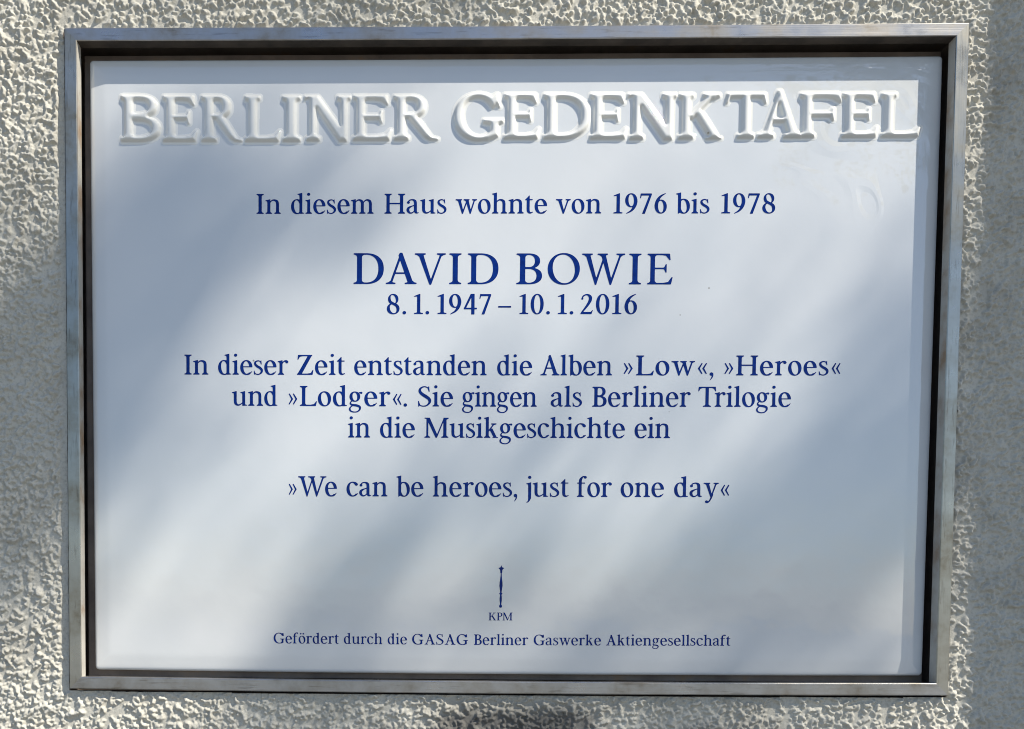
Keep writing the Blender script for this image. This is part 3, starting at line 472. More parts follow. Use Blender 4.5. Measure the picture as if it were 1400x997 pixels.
# ------------------------------------------------------------------ blue printed text
GLYPH = {
",":[[73,-232,82,-233,90,-228,134,-185,150,-165,172,-132,195,-90,208,-60,214,-35,219,15,216,76,212,93,201,115,188,130,168,143,146,150,129,152,112,150,82,137,57,112,50,99,44,79,43,62,46,43,54,24,66,7,93,-14,112,-20,140,-23,146,-26,147,-32,141,-60,121,-111,101,-152,67,-213,66,-224]],
".":[[119,-18,149,-17,165,-11,179,-3,191,7,201,21,209,37,213,51,211,85,207,99,199,112,185,128,171,138,157,145,140,148,124,149,107,145,90,139,76,130,65,118,56,104,46,74,46,60,50,40,65,13,75,1,88,-7,104,-15]],
"0":[[294,-15,357,-14,389,-6,415,5,438,19,465,40,485,60,511,93,546,151,566,199,580,238,592,282,603,335,615,435,615,565,604,660,592,718,578,768,546,849,505,915,482,943,459,965,432,985,403,1000,371,1011,342,1016,285,1014,256,1006,230,995,204,979,173,954,130,901,112,874,92,835,62,751,42,665,30,557,30,443,41,337,63,243,92,165,112,126,130,99,151,71,175,44,207,19,235,2,264,-9],[308,40,293,46,279,56,256,86,235,126,215,184,201,247,188,335,182,407,179,512,182,596,191,696,204,768,224,844,245,896,270,935,282,946,296,956,311,960,325,961,339,959,354,952,369,940,383,924,409,876,430,815,447,738,459,643,466,540,466,462,459,357,447,265,432,193,415,138,391,89,379,71,366,57,351,46,339,41,325,39]],
"1":[[56,-1,423,-2,438,0,446,10,447,35,445,43,441,48,429,53,374,62,348,71,331,83,324,99,323,988,320,1004,311,1012,299,1013,285,1010,207,976,183,969,163,957,53,907,45,901,40,893,41,876,51,870,163,876,174,871,177,857,176,101,169,85,149,71,111,60,59,53,48,48,42,37,42,13,45,4]],
"2":[[50,-1,501,-2,519,3,527,15,574,182,573,194,565,201,553,200,545,194,485,118,478,112,469,109,189,108,175,110,171,115,177,129,373,399,430,485,491,599,508,638,526,693,536,751,537,815,529,860,517,893,496,929,467,961,435,982,386,1003,351,1011,322,1015,279,1012,227,996,172,966,137,938,115,910,98,874,79,813,63,785,62,768,64,754,71,743,82,732,97,725,111,723,126,726,137,732,149,743,157,760,157,779,145,804,144,812,157,851,172,877,189,896,230,925,264,941,290,945,311,940,337,923,357,902,374,878,384,857,391,829,393,810,393,771,389,731,374,674,354,617,316,530,279,458,230,372,163,260,72,118,67,107,62,87,39,54,36,40,36,13,40,4]],
"4":[[368,-21,478,-22,490,-19,495,-15,499,1,499,212,501,228,507,234,516,236,594,238,602,243,606,254,606,299,604,307,599,312,585,316,513,317,504,321,500,329,499,990,495,1007,490,1011,481,1013,339,1013,328,1010,319,1002,39,339,33,326,21,310,18,299,19,249,25,241,33,237,331,237,342,235,348,232,352,226,353,215,353,-1,357,-15],[140,318,136,321,134,326,140,343,334,784,342,800,348,803,352,793,353,768,353,343,351,324,345,318,334,316,157,316]],
"6":[[314,-13,363,-9,403,2,446,23,484,52,515,87,545,135,566,185,581,240,589,304,589,382,584,424,575,465,563,504,545,546,525,579,499,612,480,632,449,655,417,673,389,683,360,689,337,691,282,690,276,691,273,696,274,704,287,732,308,769,337,814,360,843,409,890,531,985,535,993,534,1001,527,1010,519,1014,504,1011,403,967,357,945,322,925,290,902,244,864,203,821,153,757,131,721,107,674,87,624,73,576,52,488,41,407,48,290,60,260,70,215,81,179,106,124,123,96,150,62,168,46,198,23,227,8,256,-3,282,-9],[319,45,299,55,276,76,259,99,244,129,230,166,215,223,206,282,202,329,202,435,212,504,224,548,241,586,262,615,285,631,308,636,334,632,358,615,383,585,403,546,419,501,432,445,442,368,445,307,442,240,435,187,426,149,408,101,389,71,368,53,348,45]],
"7":[[172,-21,267,-21,282,-15,288,-4,580,935,583,954,578,982,573,993,565,1000,545,1002,105,1002,88,999,81,990,57,779,59,767,68,760,82,761,93,771,123,882,127,890,134,896,152,898,435,898,449,895,454,888,446,857,162,7,160,-13,164,-18]],
"8":[[285,-15,357,-16,415,-5,464,15,510,45,550,85,570,112,584,138,603,193,612,262,608,307,601,346,590,376,574,410,558,435,536,461,510,485,470,512,465,521,469,529,502,565,524,599,542,640,551,671,556,704,560,751,552,812,540,857,523,893,505,921,489,940,455,971,429,986,397,1000,365,1008,325,1013,285,1009,253,1002,224,991,195,975,173,957,146,929,122,893,110,868,96,826,88,782,87,713,92,679,104,638,122,596,145,562,176,529,180,521,175,512,137,487,115,468,93,443,75,418,58,385,47,354,35,296,36,232,45,182,66,129,78,107,97,82,134,45,181,15,233,-5],[337,43,311,51,282,67,259,87,235,115,218,141,198,183,183,229,175,265,170,299,170,349,175,380,183,407,195,433,209,451,231,471,253,481,261,481,270,478,344,435,386,407,434,368,442,357,449,340,470,268,474,235,474,171,466,135,452,101,429,71,403,53,368,42],[389,554,303,604,247,642,238,654,224,688,212,732,203,782,203,860,212,893,224,918,241,938,264,950,285,953,308,949,331,938,352,921,374,895,395,862,412,826,423,795,436,746,442,710,445,668,441,629,432,594,419,568,403,553]],
"9":[[100,-13,108,-14,120,-11,267,55,319,87,387,143,444,207,491,276,525,346,540,385,557,443,579,551,583,588,583,621,576,713,564,740,554,785,543,821,532,849,510,890,469,942,420,980,391,994,360,1005,305,1013,256,1008,212,995,166,969,127,935,90,885,64,832,47,776,40,740,35,701,35,621,39,582,46,546,60,499,78,457,96,426,116,399,141,371,175,345,204,329,235,317,264,311,287,309,342,310,348,309,351,304,349,293,332,257,308,216,279,174,259,151,219,112,95,18,90,10,89,4,92,-4],[299,365,279,374,253,399,235,425,215,469,198,526,189,572,182,632,179,693,182,760,189,810,197,849,212,890,227,918,247,940,267,953,287,956,311,953,331,940,357,913,378,876,394,834,408,782,416,735,422,671,421,562,412,495,397,445,377,404,356,379,330,365,316,364]],
"A":[[11,-1,288,-2,301,-1,310,4,314,13,315,32,312,43,308,48,298,52,237,64,226,71,223,79,295,313,304,325,324,328,553,328,566,326,573,321,592,268,650,79,646,71,637,65,582,52,569,46,565,37,565,18,567,7,573,1,594,-2,923,-2,942,0,950,7,953,35,946,49,936,53,897,62,878,71,865,80,849,99,826,109,820,118,508,1001,501,1014,491,1020,443,1022,424,1017,414,1004,386,943,383,926,394,885,392,865,141,118,134,109,111,99,92,79,78,71,53,61,8,52,-1,46,-5,35,-5,13,-1,4],[333,395,325,401,326,415,421,717,430,739,437,741,446,723,462,673,543,421,546,401,540,396,527,394]],
"B":[[14,-1,375,-2,427,2,482,12,549,33,582,49,617,73,657,112,673,135,686,160,703,212,708,249,708,276,703,332,686,385,661,426,627,463,588,491,562,504,516,524,511,527,509,532,514,538,559,565,583,585,610,615,628,646,642,682,650,732,650,776,644,818,635,849,622,876,605,901,585,924,570,938,540,958,491,980,440,994,369,1002,24,1002,8,1000,0,993,-3,971,2,954,11,947,50,935,73,918,90,893,96,876,97,860,97,132,89,103,70,79,50,65,11,53,2,46,-2,35,-2,13,2,4],[308,65,291,74,274,90,264,107,258,129,258,468,263,477,275,481,333,481,382,477,420,468,453,453,482,432,507,400,527,362,537,318,539,246,536,222,527,185,514,154,490,121,466,99,435,82,401,70,350,64],[269,576,260,582,257,596,257,860,262,888,279,915,292,927,304,934,317,936,343,936,388,930,417,918,443,899,466,871,479,843,489,807,494,762,490,710,482,674,470,646,453,621,427,599,409,588,385,580,359,575]],
"D":[[14,-1,404,-2,475,5,536,16,585,31,624,47,656,63,688,84,712,101,740,126,766,154,796,193,825,243,847,296,860,343,871,404,876,451,876,551,869,612,860,657,848,701,828,751,808,788,773,838,739,875,710,900,662,933,630,950,585,969,530,985,472,996,408,1002,24,1002,8,1000,0,993,-3,971,2,954,11,947,50,935,73,918,90,893,96,876,97,860,97,132,89,103,70,79,50,65,11,53,2,46,-2,35,-2,13,2,4],[308,65,288,76,272,93,262,112,257,135,258,868,262,888,270,904,282,918,298,931,317,936,379,936,421,932,459,925,490,915,526,899,556,879,591,849,614,824,636,792,669,726,682,687,692,643,703,554,703,443,691,354,681,312,669,274,637,210,614,176,591,151,559,123,536,107,509,93,472,78,424,68,382,64]],
"E":[[14,-1,743,-2,762,0,771,7,777,21,820,215,819,229,814,235,807,237,788,236,775,228,678,101,665,93,636,87,504,64,314,64,295,71,275,89,263,110,257,135,257,465,259,476,263,482,269,485,285,487,530,485,542,479,549,471,585,396,593,385,604,380,619,382,626,390,628,404,628,640,625,654,617,661,604,662,591,654,549,569,541,560,530,554,511,552,282,552,267,554,260,560,257,576,257,860,260,879,267,899,279,915,291,926,304,934,317,936,459,936,582,917,594,913,604,904,703,796,717,789,733,788,744,796,746,812,727,985,724,993,717,999,691,1002,31,1002,11,1001,2,995,-2,988,-3,974,2,954,11,947,51,935,76,916,92,889,97,857,97,132,89,103,70,79,50,65,11,53,2,46,-2,35,-2,13,2,4]],
"G":[[472,-15,566,-16,636,-7,694,-11,723,-10,891,53,923,63,929,71,931,82,931,321,933,340,942,360,959,376,982,388,1020,398,1029,404,1034,418,1032,440,1023,450,1007,452,649,452,636,451,627,448,621,440,619,424,621,410,627,402,636,398,694,389,723,380,749,366,766,346,770,335,771,315,771,182,767,163,736,126,707,101,666,76,630,62,591,54,543,50,491,57,448,71,404,93,366,121,317,170,288,210,265,249,243,294,223,349,208,409,200,457,193,524,193,576,205,672,216,715,234,764,253,803,279,841,311,877,341,901,379,924,414,938,456,947,507,950,556,942,596,929,640,907,682,877,720,838,746,805,775,759,799,713,807,704,820,703,852,716,864,724,884,745,891,748,901,743,926,703,939,699,952,700,959,703,962,708,962,729,933,979,929,993,920,1000,894,1002,875,998,823,969,798,952,788,949,778,951,717,981,672,997,624,1008,575,1015,475,1016,424,1009,372,997,321,978,269,953,221,922,180,888,148,854,119,818,90,774,67,729,45,671,29,604,20,526,20,479,27,407,38,354,58,293,83,238,123,176,155,138,208,89,243,63,301,30,356,9,417,-7]],
"H":[[14,-1,330,-2,346,0,354,7,357,29,353,46,343,53,308,64,285,79,267,101,258,129,258,460,260,468,266,473,285,475,743,475,759,474,765,471,769,465,771,451,769,124,757,96,740,76,723,65,685,53,675,46,671,29,674,7,682,0,701,-2,1004,-2,1017,-1,1026,4,1030,13,1030,24,1030,37,1026,46,1017,53,977,65,952,85,935,112,931,146,931,871,939,897,959,922,978,935,1017,947,1026,954,1030,965,1030,982,1028,993,1023,998,1013,1001,1000,1002,701,1002,682,1000,674,993,671,971,675,954,685,947,723,935,743,921,759,901,770,871,770,560,768,551,762,546,739,544,285,544,269,545,263,548,259,554,257,568,259,876,269,902,288,924,308,936,343,947,353,954,357,971,354,993,346,1000,327,1002,24,1002,11,1001,2,996,-2,988,-3,976,-2,963,2,954,11,947,51,935,76,916,92,889,97,857,97,132,89,103,70,79,50,65,11,53,2,46,-2,35,-2,13,2,4]],
"I":[[14,-1,330,-2,346,0,355,10,357,32,353,46,343,53,304,65,282,82,270,96,263,110,257,143,258,868,266,896,285,921,308,936,343,947,353,954,357,965,356,988,352,996,343,1001,24,1002,8,1000,-1,990,-2,968,2,954,11,947,50,935,73,918,90,893,96,876,97,860,97,132,89,103,70,79,50,65,11,53,2,46,-2,35,-2,13,2,4]],
"K":[[14,-1,330,-2,343,-1,353,5,356,13,357,26,353,46,343,53,308,64,288,76,269,98,259,121,257,143,257,418,260,429,266,434,292,439,301,444,359,507,372,514,382,508,395,489,663,57,665,49,659,42,614,34,601,29,595,18,598,4,607,-1,630,-2,920,-2,933,-1,942,4,946,18,939,29,926,33,888,37,878,42,872,49,512,604,498,618,475,622,471,626,475,635,495,658,708,896,723,905,756,909,781,926,801,935,859,948,868,951,874,960,876,974,874,990,868,998,859,1001,839,1002,575,1002,562,1001,553,998,548,993,545,982,546,963,550,954,562,948,624,938,630,932,628,924,363,626,334,599,318,576,288,544,275,530,266,524,259,528,257,546,259,876,269,902,288,924,308,936,343,947,353,954,357,971,354,993,346,1000,327,1002,24,1002,11,1001,2,996,-2,988,-3,976,-2,963,2,954,11,947,51,935,76,916,92,889,97,857,97,132,89,103,70,79,50,65,11,53,2,46,-2,35,-2,13,2,4]],
"L":[[14,-1,733,-2,753,1,760,7,763,15,809,218,806,232,794,237,778,237,765,229,672,106,662,97,649,92,498,64,321,64,304,66,291,74,275,89,264,107,259,124,257,143,258,868,266,896,285,921,308,936,343,947,353,954,357,965,356,988,352,996,343,1001,24,1002,8,1000,-1,990,-2,968,2,954,11,947,50,935,73,918,90,893,96,876,97,860,97,132,89,103,70,79,50,65,11,53,2,46,-2,35,-2,13,2,4]],
"M":[[4,-1,259,-2,275,2,282,13,283,35,279,46,269,53,234,64,211,79,195,99,184,129,183,710,184,735,188,744,192,744,198,737,211,713,544,15,549,7,559,0,598,-2,620,1,632,15,904,695,923,740,930,749,933,750,937,740,938,710,937,132,928,101,911,79,891,65,852,53,843,46,839,32,840,10,849,0,865,-2,1168,-2,1181,-1,1191,2,1195,7,1198,18,1198,35,1194,46,1184,52,1146,65,1126,78,1107,101,1099,129,1098,879,1100,896,1107,905,1186,940,1197,949,1201,960,1201,976,1200,988,1196,996,1187,1001,1174,1002,971,1002,952,1001,942,995,939,985,937,946,930,924,643,224,633,204,628,199,624,198,617,203,607,222,256,993,246,1000,230,1002,8,1002,-12,999,-16,993,-14,985,11,956,27,949,56,954,69,951,85,935,88,915,87,129,79,101,60,77,35,62,-2,51,-10,43,-12,29,-11,10,-5,2]],
"O":[[472,-15,569,-16,617,-9,662,1,710,17,749,34,794,59,833,86,873,121,908,160,941,204,961,238,979,276,999,329,1011,376,1020,437,1024,479,1024,526,1017,593,1005,649,992,690,964,757,944,790,915,832,875,877,833,914,798,939,759,961,714,982,662,999,617,1009,566,1016,472,1015,424,1009,375,998,327,981,288,963,246,939,209,913,171,879,136,840,103,796,83,762,65,724,45,671,33,624,24,562,20,521,20,474,27,407,39,351,52,310,80,243,100,210,129,168,169,123,208,89,240,65,279,42,327,19,375,2,424,-9],[530,51,471,62,437,76,404,93,356,129,324,163,295,200,269,241,250,279,223,349,206,418,193,526,193,579,197,621,211,699,234,764,253,803,272,832,317,883,340,901,373,921,398,932,433,943,495,950,533,946,564,940,596,929,630,913,685,874,720,838,743,809,765,775,791,728,820,654,838,582,851,474,851,421,847,379,833,301,807,229,791,197,768,163,739,130,717,109,686,87,660,74,631,62,598,55,553,50]],
"P":[[14,-1,330,-2,346,0,354,7,357,29,353,46,343,53,308,64,288,76,269,98,259,124,257,440,259,459,266,465,275,467,369,468,446,476,504,489,553,509,601,539,625,560,642,579,661,607,673,632,687,685,689,710,688,782,677,826,661,862,633,901,598,933,559,958,520,975,488,986,453,993,375,1002,24,1002,8,1000,0,993,-3,971,2,954,11,947,50,935,73,918,90,893,96,876,97,860,97,132,89,103,70,79,50,65,11,53,2,46,-2,35,-2,13,2,4],[269,537,260,543,257,557,257,857,261,885,269,901,279,915,292,927,304,934,317,936,346,936,395,930,431,918,466,896,491,867,507,840,519,807,526,768,525,696,516,651,501,618,484,593,453,565,430,552,401,541,372,536]],
"S":[[311,-15,372,-15,417,-9,456,0,511,22,572,61,634,115,660,146,679,174,692,204,700,229,705,262,704,299,693,349,678,385,651,426,620,459,569,499,478,563,321,657,284,685,234,729,214,754,202,779,199,812,202,840,213,868,230,890,247,904,285,929,321,946,356,956,382,958,414,952,475,926,507,907,520,896,579,743,585,735,591,731,601,729,611,731,617,735,620,740,621,757,602,982,596,996,585,1001,572,1001,562,996,556,988,547,960,543,956,536,954,466,989,427,1002,392,1009,359,1012,324,1009,292,1003,253,992,192,966,156,945,135,929,100,888,84,857,77,835,68,785,69,754,74,726,84,699,99,671,138,618,180,574,237,526,483,365,517,341,545,307,565,265,569,229,566,207,560,190,530,144,485,95,452,71,414,54,366,43,317,39,272,42,229,51,188,67,166,82,153,101,93,260,85,268,76,271,63,270,55,265,51,254,56,163,65,7,71,-7,79,-11,89,-13,105,-7,112,1,124,28,134,35,143,32,179,13,214,1,259,-9]],
"T":[[278,-1,640,-2,656,0,664,7,666,29,662,46,652,52,601,65,575,79,555,101,545,129,545,924,549,932,562,936,685,936,710,930,788,902,798,896,804,888,864,782,878,774,894,775,901,778,904,785,904,807,886,982,883,993,875,1000,852,1002,72,1002,53,1000,45,993,40,965,23,801,25,782,30,776,37,774,53,775,66,785,124,888,130,896,140,902,217,930,243,936,366,936,379,932,383,924,383,129,373,101,353,79,327,65,275,52,266,46,262,35,263,13,267,4]],
"V":[[458,-21,498,-20,505,-15,513,-4,856,882,865,892,891,900,910,920,926,930,949,938,994,948,1004,952,1010,963,1011,982,1008,993,1000,1000,981,1002,717,1002,701,1000,693,993,691,965,698,952,707,948,768,935,775,929,777,918,511,210,501,188,495,183,491,185,486,193,474,229,265,915,265,926,272,935,287,940,321,948,330,954,334,971,332,993,321,1001,298,1002,-27,1002,-44,1000,-51,993,-54,965,-47,952,-37,948,5,939,27,931,44,921,66,899,92,891,100,882,435,1,445,-15]],
"W":[[406,-21,433,-19,440,-15,444,-7,455,35,652,645,662,671,669,679,672,678,677,671,689,638,886,-4,892,-15,904,-21,926,-21,940,-15,954,13,1273,882,1281,892,1307,901,1326,921,1342,931,1361,938,1406,947,1416,952,1422,960,1424,974,1422,990,1416,998,1406,1001,1394,1002,1133,1002,1113,1000,1105,993,1103,965,1110,952,1120,948,1162,941,1184,934,1194,926,1195,915,962,266,950,235,942,225,936,229,930,248,773,915,774,926,781,934,823,948,833,954,837,965,837,982,834,993,830,998,820,1001,807,1002,498,1002,478,1000,471,993,468,965,475,952,485,948,530,938,553,930,570,918,588,900,610,888,617,871,636,801,624,758,453,261,443,238,437,234,430,242,424,262,254,915,255,926,263,933,280,940,314,948,324,954,328,971,325,993,317,1000,298,1002,-27,1002,-40,1001,-49,996,-53,988,-54,968,-51,957,-47,952,-37,948,8,938,31,930,47,919,66,900,88,890,94,882,385,-1,394,-15]],
"Z":[[37,-1,762,-2,781,0,790,7,795,24,829,232,825,246,814,251,798,249,786,240,702,104,694,96,685,91,573,71,520,64,295,63,282,65,278,68,276,74,284,93,727,922,736,933,759,939,767,946,769,957,769,985,767,993,761,999,752,1001,736,1002,98,1002,79,1001,69,994,65,982,46,785,46,774,50,765,63,760,79,762,89,770,158,896,164,904,172,909,269,929,314,936,517,936,530,934,534,926,514,886,66,83,54,68,31,61,23,54,20,43,21,13,25,4]],
"a":[[219,-7,249,-8,270,-5,301,2,332,14,356,26,375,40,411,77,417,81,426,77,446,46,467,26,493,11,527,3,558,1,594,8,637,31,646,37,651,46,649,60,644,65,637,68,625,67,597,58,584,60,573,74,564,101,559,143,558,496,551,571,540,618,520,657,507,674,490,689,454,710,408,725,350,732,310,732,258,725,206,709,173,692,149,674,112,628,87,612,75,602,67,590,61,576,59,562,60,546,66,532,75,518,84,509,99,500,118,494,133,493,151,496,170,503,185,514,195,526,204,549,206,565,199,588,184,610,184,618,191,629,201,638,243,658,289,670,310,668,329,663,356,647,377,630,393,610,402,589,410,524,413,457,412,446,408,437,392,429,203,372,163,358,133,344,108,328,81,301,61,271,48,240,41,207,42,160,51,126,71,90,94,62,142,23,182,2],[252,62,235,68,222,80,204,107,191,138,184,165,183,190,184,215,191,238,200,254,212,269,246,299,279,324,345,362,380,375,402,378,408,372,410,362,410,196,413,165,411,154,402,141,362,99,336,79,298,65,270,61]],
"b":[[326,-15,402,-15,442,-7,475,4,512,23,543,46,561,62,588,93,614,132,629,163,645,204,656,243,665,299,668,349,665,421,650,501,638,538,619,579,599,612,575,643,547,671,521,691,497,706,466,719,432,730,402,735,365,738,325,735,289,729,246,715,240,715,235,718,232,735,231,1035,227,1049,222,1052,212,1052,5,1000,-9,993,-14,982,-12,971,-5,962,60,942,72,935,77,924,85,868,87,4,89,-4,94,-10,102,-12,115,-12,128,-7,167,24,179,28,194,28,209,24,246,6,267,-2,298,-11],[371,43,350,50,332,62,307,85,288,110,258,169,243,212,232,257,232,562,234,585,248,621,271,651,298,671,325,678,347,678,362,675,378,668,396,657,426,625,451,586,475,529,493,465,504,407,513,318,514,254,507,196,494,140,478,103,454,68,432,52,405,42]],
"c":[[304,-15,365,-16,393,-13,435,-2,469,11,503,30,550,65,605,124,612,138,611,146,607,152,600,156,591,158,555,142,487,139,477,132,460,100,445,81,430,74,383,58,362,44,353,43,338,46,319,54,289,76,261,110,234,157,211,215,191,297,180,388,180,451,187,518,199,565,215,608,237,640,261,663,289,676,322,678,350,672,377,657,399,638,418,615,438,585,469,550,487,538,506,532,539,532,564,541,585,560,592,571,597,585,597,615,587,638,561,667,509,704,484,717,463,723,344,738,280,731,252,724,222,713,197,701,170,683,143,663,122,640,101,615,79,582,55,529,36,465,25,390,25,326,37,249,58,182,94,115,117,85,142,60,188,24,218,8,246,-2,277,-11]],
"d":[[298,-15,374,-15,411,-8,448,2,478,-2,585,-2,616,3,683,10,692,13,697,21,697,35,690,43,613,69,604,76,602,85,601,1029,599,1046,591,1052,573,1050,478,1025,377,1002,365,997,358,990,356,974,364,963,432,941,441,935,445,929,456,857,456,735,451,721,442,719,380,734,328,738,289,734,255,727,225,717,200,705,173,688,145,666,107,624,73,568,48,501,36,446,32,407,32,315,46,226,59,187,76,146,98,110,119,82,136,64,170,34,197,17,234,0,267,-10],[344,43,313,56,286,79,258,115,240,149,225,186,208,240,196,296,186,379,183,437,187,493,197,554,209,595,229,632,249,656,273,672,301,678,325,677,347,670,368,657,390,637,410,610,429,575,448,531,456,499,454,112,436,79,423,65,410,54,396,47,377,42]],
"e":[[305,-15,368,-16,435,-11,469,-5,503,10,519,21,547,46,584,85,627,143,632,154,633,163,625,173,613,174,603,169,539,118,524,114,481,113,469,111,460,103,440,76,426,67,341,51,332,50,322,53,297,71,273,99,252,130,230,176,212,227,199,282,189,349,189,360,193,368,200,372,212,373,628,373,637,375,644,379,650,396,642,462,623,529,593,590,572,621,549,649,529,668,506,686,457,714,405,730,344,738,280,731,228,714,176,685,148,664,128,643,104,612,86,585,62,535,43,474,31,399,32,321,43,246,64,179,98,115,131,74,167,42,188,26,218,9,246,-2],[197,423,188,429,186,440,186,474,192,518,208,568,234,615,249,635,270,654,301,673,316,677,332,677,362,665,378,654,399,634,417,610,435,580,464,510,479,454,482,437,481,429,475,423,463,422]],
"f":[[32,-1,335,-2,350,0,358,10,360,32,356,46,347,52,304,64,283,76,261,98,251,124,250,351,247,396,247,604,250,651,255,663,264,667,408,669,414,671,420,679,421,704,416,715,405,721,270,722,255,726,251,732,250,743,253,810,261,849,283,917,304,960,316,976,328,987,338,989,344,988,356,957,367,940,383,928,405,919,429,918,451,922,469,931,484,946,492,957,496,971,497,988,495,1004,489,1018,480,1029,466,1041,451,1048,399,1055,341,1055,316,1052,277,1039,249,1024,218,1003,180,968,158,943,138,913,120,876,108,832,102,729,96,724,90,722,32,720,26,717,20,710,19,685,22,676,26,671,38,668,92,665,99,659,101,646,101,126,93,100,79,79,60,65,26,51,18,43,16,29,17,10,23,2]],
"g":[[264,-321,350,-321,411,-311,438,-303,472,-287,527,-250,547,-232,571,-204,587,-182,598,-157,610,-107,610,-68,606,-46,596,-18,579,8,552,33,518,53,454,78,396,94,335,102,255,106,191,117,165,124,151,131,143,143,140,163,142,182,148,193,160,207,187,232,197,237,209,237,258,223,298,218,325,218,365,222,399,230,438,247,472,268,497,290,523,321,544,357,560,401,567,443,568,504,563,535,547,585,528,624,528,632,538,643,552,647,560,643,579,623,600,614,616,612,631,613,643,618,655,625,666,638,672,649,674,663,673,676,668,690,659,701,648,710,634,716,607,718,542,705,521,697,497,679,487,676,478,678,426,709,399,720,374,726,310,733,246,725,218,716,188,703,167,690,139,669,100,624,89,604,74,571,64,535,59,499,59,449,65,413,76,374,92,340,110,312,140,279,142,271,137,262,96,224,81,201,69,171,65,146,66,129,74,99,87,76,111,54,142,35,147,26,142,18,92,-24,52,-74,39,-99,30,-124,28,-146,31,-168,40,-199,54,-224,76,-251,105,-275,136,-292,176,-305,215,-314],[301,-268,270,-265,232,-257,199,-246,175,-235,154,-221,142,-209,130,-190,120,-168,116,-146,116,-115,121,-99,133,-74,145,-57,166,-38,206,-7,222,2,234,2,280,-6,357,-15,438,-38,469,-49,487,-58,500,-71,507,-88,510,-104,511,-126,506,-154,487,-188,452,-224,420,-246,387,-259,350,-267,316,-269],[328,274,304,278,280,290,264,305,243,334,228,364,215,398,206,439,202,476,202,549,209,587,218,613,234,641,252,660,270,671,295,676,317,674,341,664,359,649,378,626,396,593,411,554,419,521,425,479,428,437,424,396,418,362,405,328,392,307,371,287,350,277]],
"h":[[1,-1,280,-2,295,0,302,7,305,29,301,46,294,51,264,64,247,76,232,99,223,124,223,540,226,551,234,565,255,592,277,615,319,641,342,649,365,652,393,648,425,635,457,617,478,599,487,585,493,568,504,490,504,129,494,99,481,79,464,65,432,52,426,46,422,29,425,7,432,0,448,-2,713,-2,731,1,738,13,738,35,735,46,726,53,695,64,677,77,662,97,652,124,650,401,653,440,653,488,637,582,619,632,607,651,590,671,552,696,524,708,493,718,457,726,420,730,371,728,322,714,286,694,237,654,231,651,227,651,224,657,223,674,222,1035,218,1048,209,1053,194,1051,90,1023,-5,1001,-17,995,-23,985,-22,971,-14,962,47,943,61,935,66,921,74,865,73,129,66,101,50,79,32,65,-5,51,-12,43,-15,29,-13,10,-8,2]],
"i":[[1,-1,286,-2,300,1,306,10,308,32,304,46,295,53,263,65,246,79,232,99,223,124,222,710,220,726,212,732,194,730,90,703,-5,681,-17,675,-23,665,-22,651,-14,642,50,622,61,615,66,601,74,549,73,126,65,99,48,76,29,63,-5,51,-12,43,-15,29,-13,10,-8,2],[131,904,163,906,194,920,217,943,227,974,224,1001,207,1029,182,1048,151,1057,136,1057,118,1053,90,1040,78,1030,69,1018,59,993,60,963,74,935,99,914,115,908]],
"j":[[43,-296,53,-297,63,-294,112,-272,134,-257,161,-232,186,-201,214,-157,235,-110,247,-68,253,-26,253,87,256,124,256,535,253,574,253,715,249,727,240,732,228,731,115,701,29,681,17,675,11,665,12,651,20,642,81,622,94,615,99,601,107,546,108,24,111,-54,107,-132,100,-182,90,-213,75,-231,38,-259,29,-271,29,-285,35,-292],[162,904,194,905,225,918,247,940,258,968,257,1001,251,1015,241,1029,228,1040,215,1047,200,1053,182,1057,167,1057,151,1054,121,1038,102,1018,91,988,95,957,108,935,133,914]],
"k":[[1,-1,280,-2,292,-1,301,5,304,13,305,26,301,46,294,51,261,65,246,78,230,101,223,129,224,307,228,313,248,326,270,354,280,360,286,359,292,350,451,54,451,46,448,42,423,34,414,26,411,13,417,2,426,-1,438,-2,677,-2,692,2,698,13,696,24,689,30,634,37,622,45,409,457,402,465,396,467,365,462,359,462,357,465,368,487,476,629,484,635,506,639,539,657,591,668,603,674,607,682,607,701,605,713,600,717,591,721,573,722,362,722,344,717,339,713,337,701,338,682,341,674,352,668,397,660,403,654,402,646,243,430,231,419,225,423,223,449,222,1032,220,1046,215,1051,209,1053,194,1051,90,1023,-5,1001,-17,995,-23,985,-22,971,-14,962,47,943,61,935,66,921,74,865,73,129,66,101,50,79,32,65,-5,51,-12,43,-15,29,-13,10,-8,2]],
"l":[[1,-1,286,-2,301,2,307,13,308,35,304,46,295,53,263,65,245,79,231,100,223,126,222,1029,220,1046,215,1051,209,1053,194,1051,90,1023,-5,1001,-17,995,-23,985,-22,971,-14,962,47,943,61,935,66,921,74,865,73,129,66,101,50,79,32,65,-5,51,-12,43,-15,29,-13,10,-8,2]],
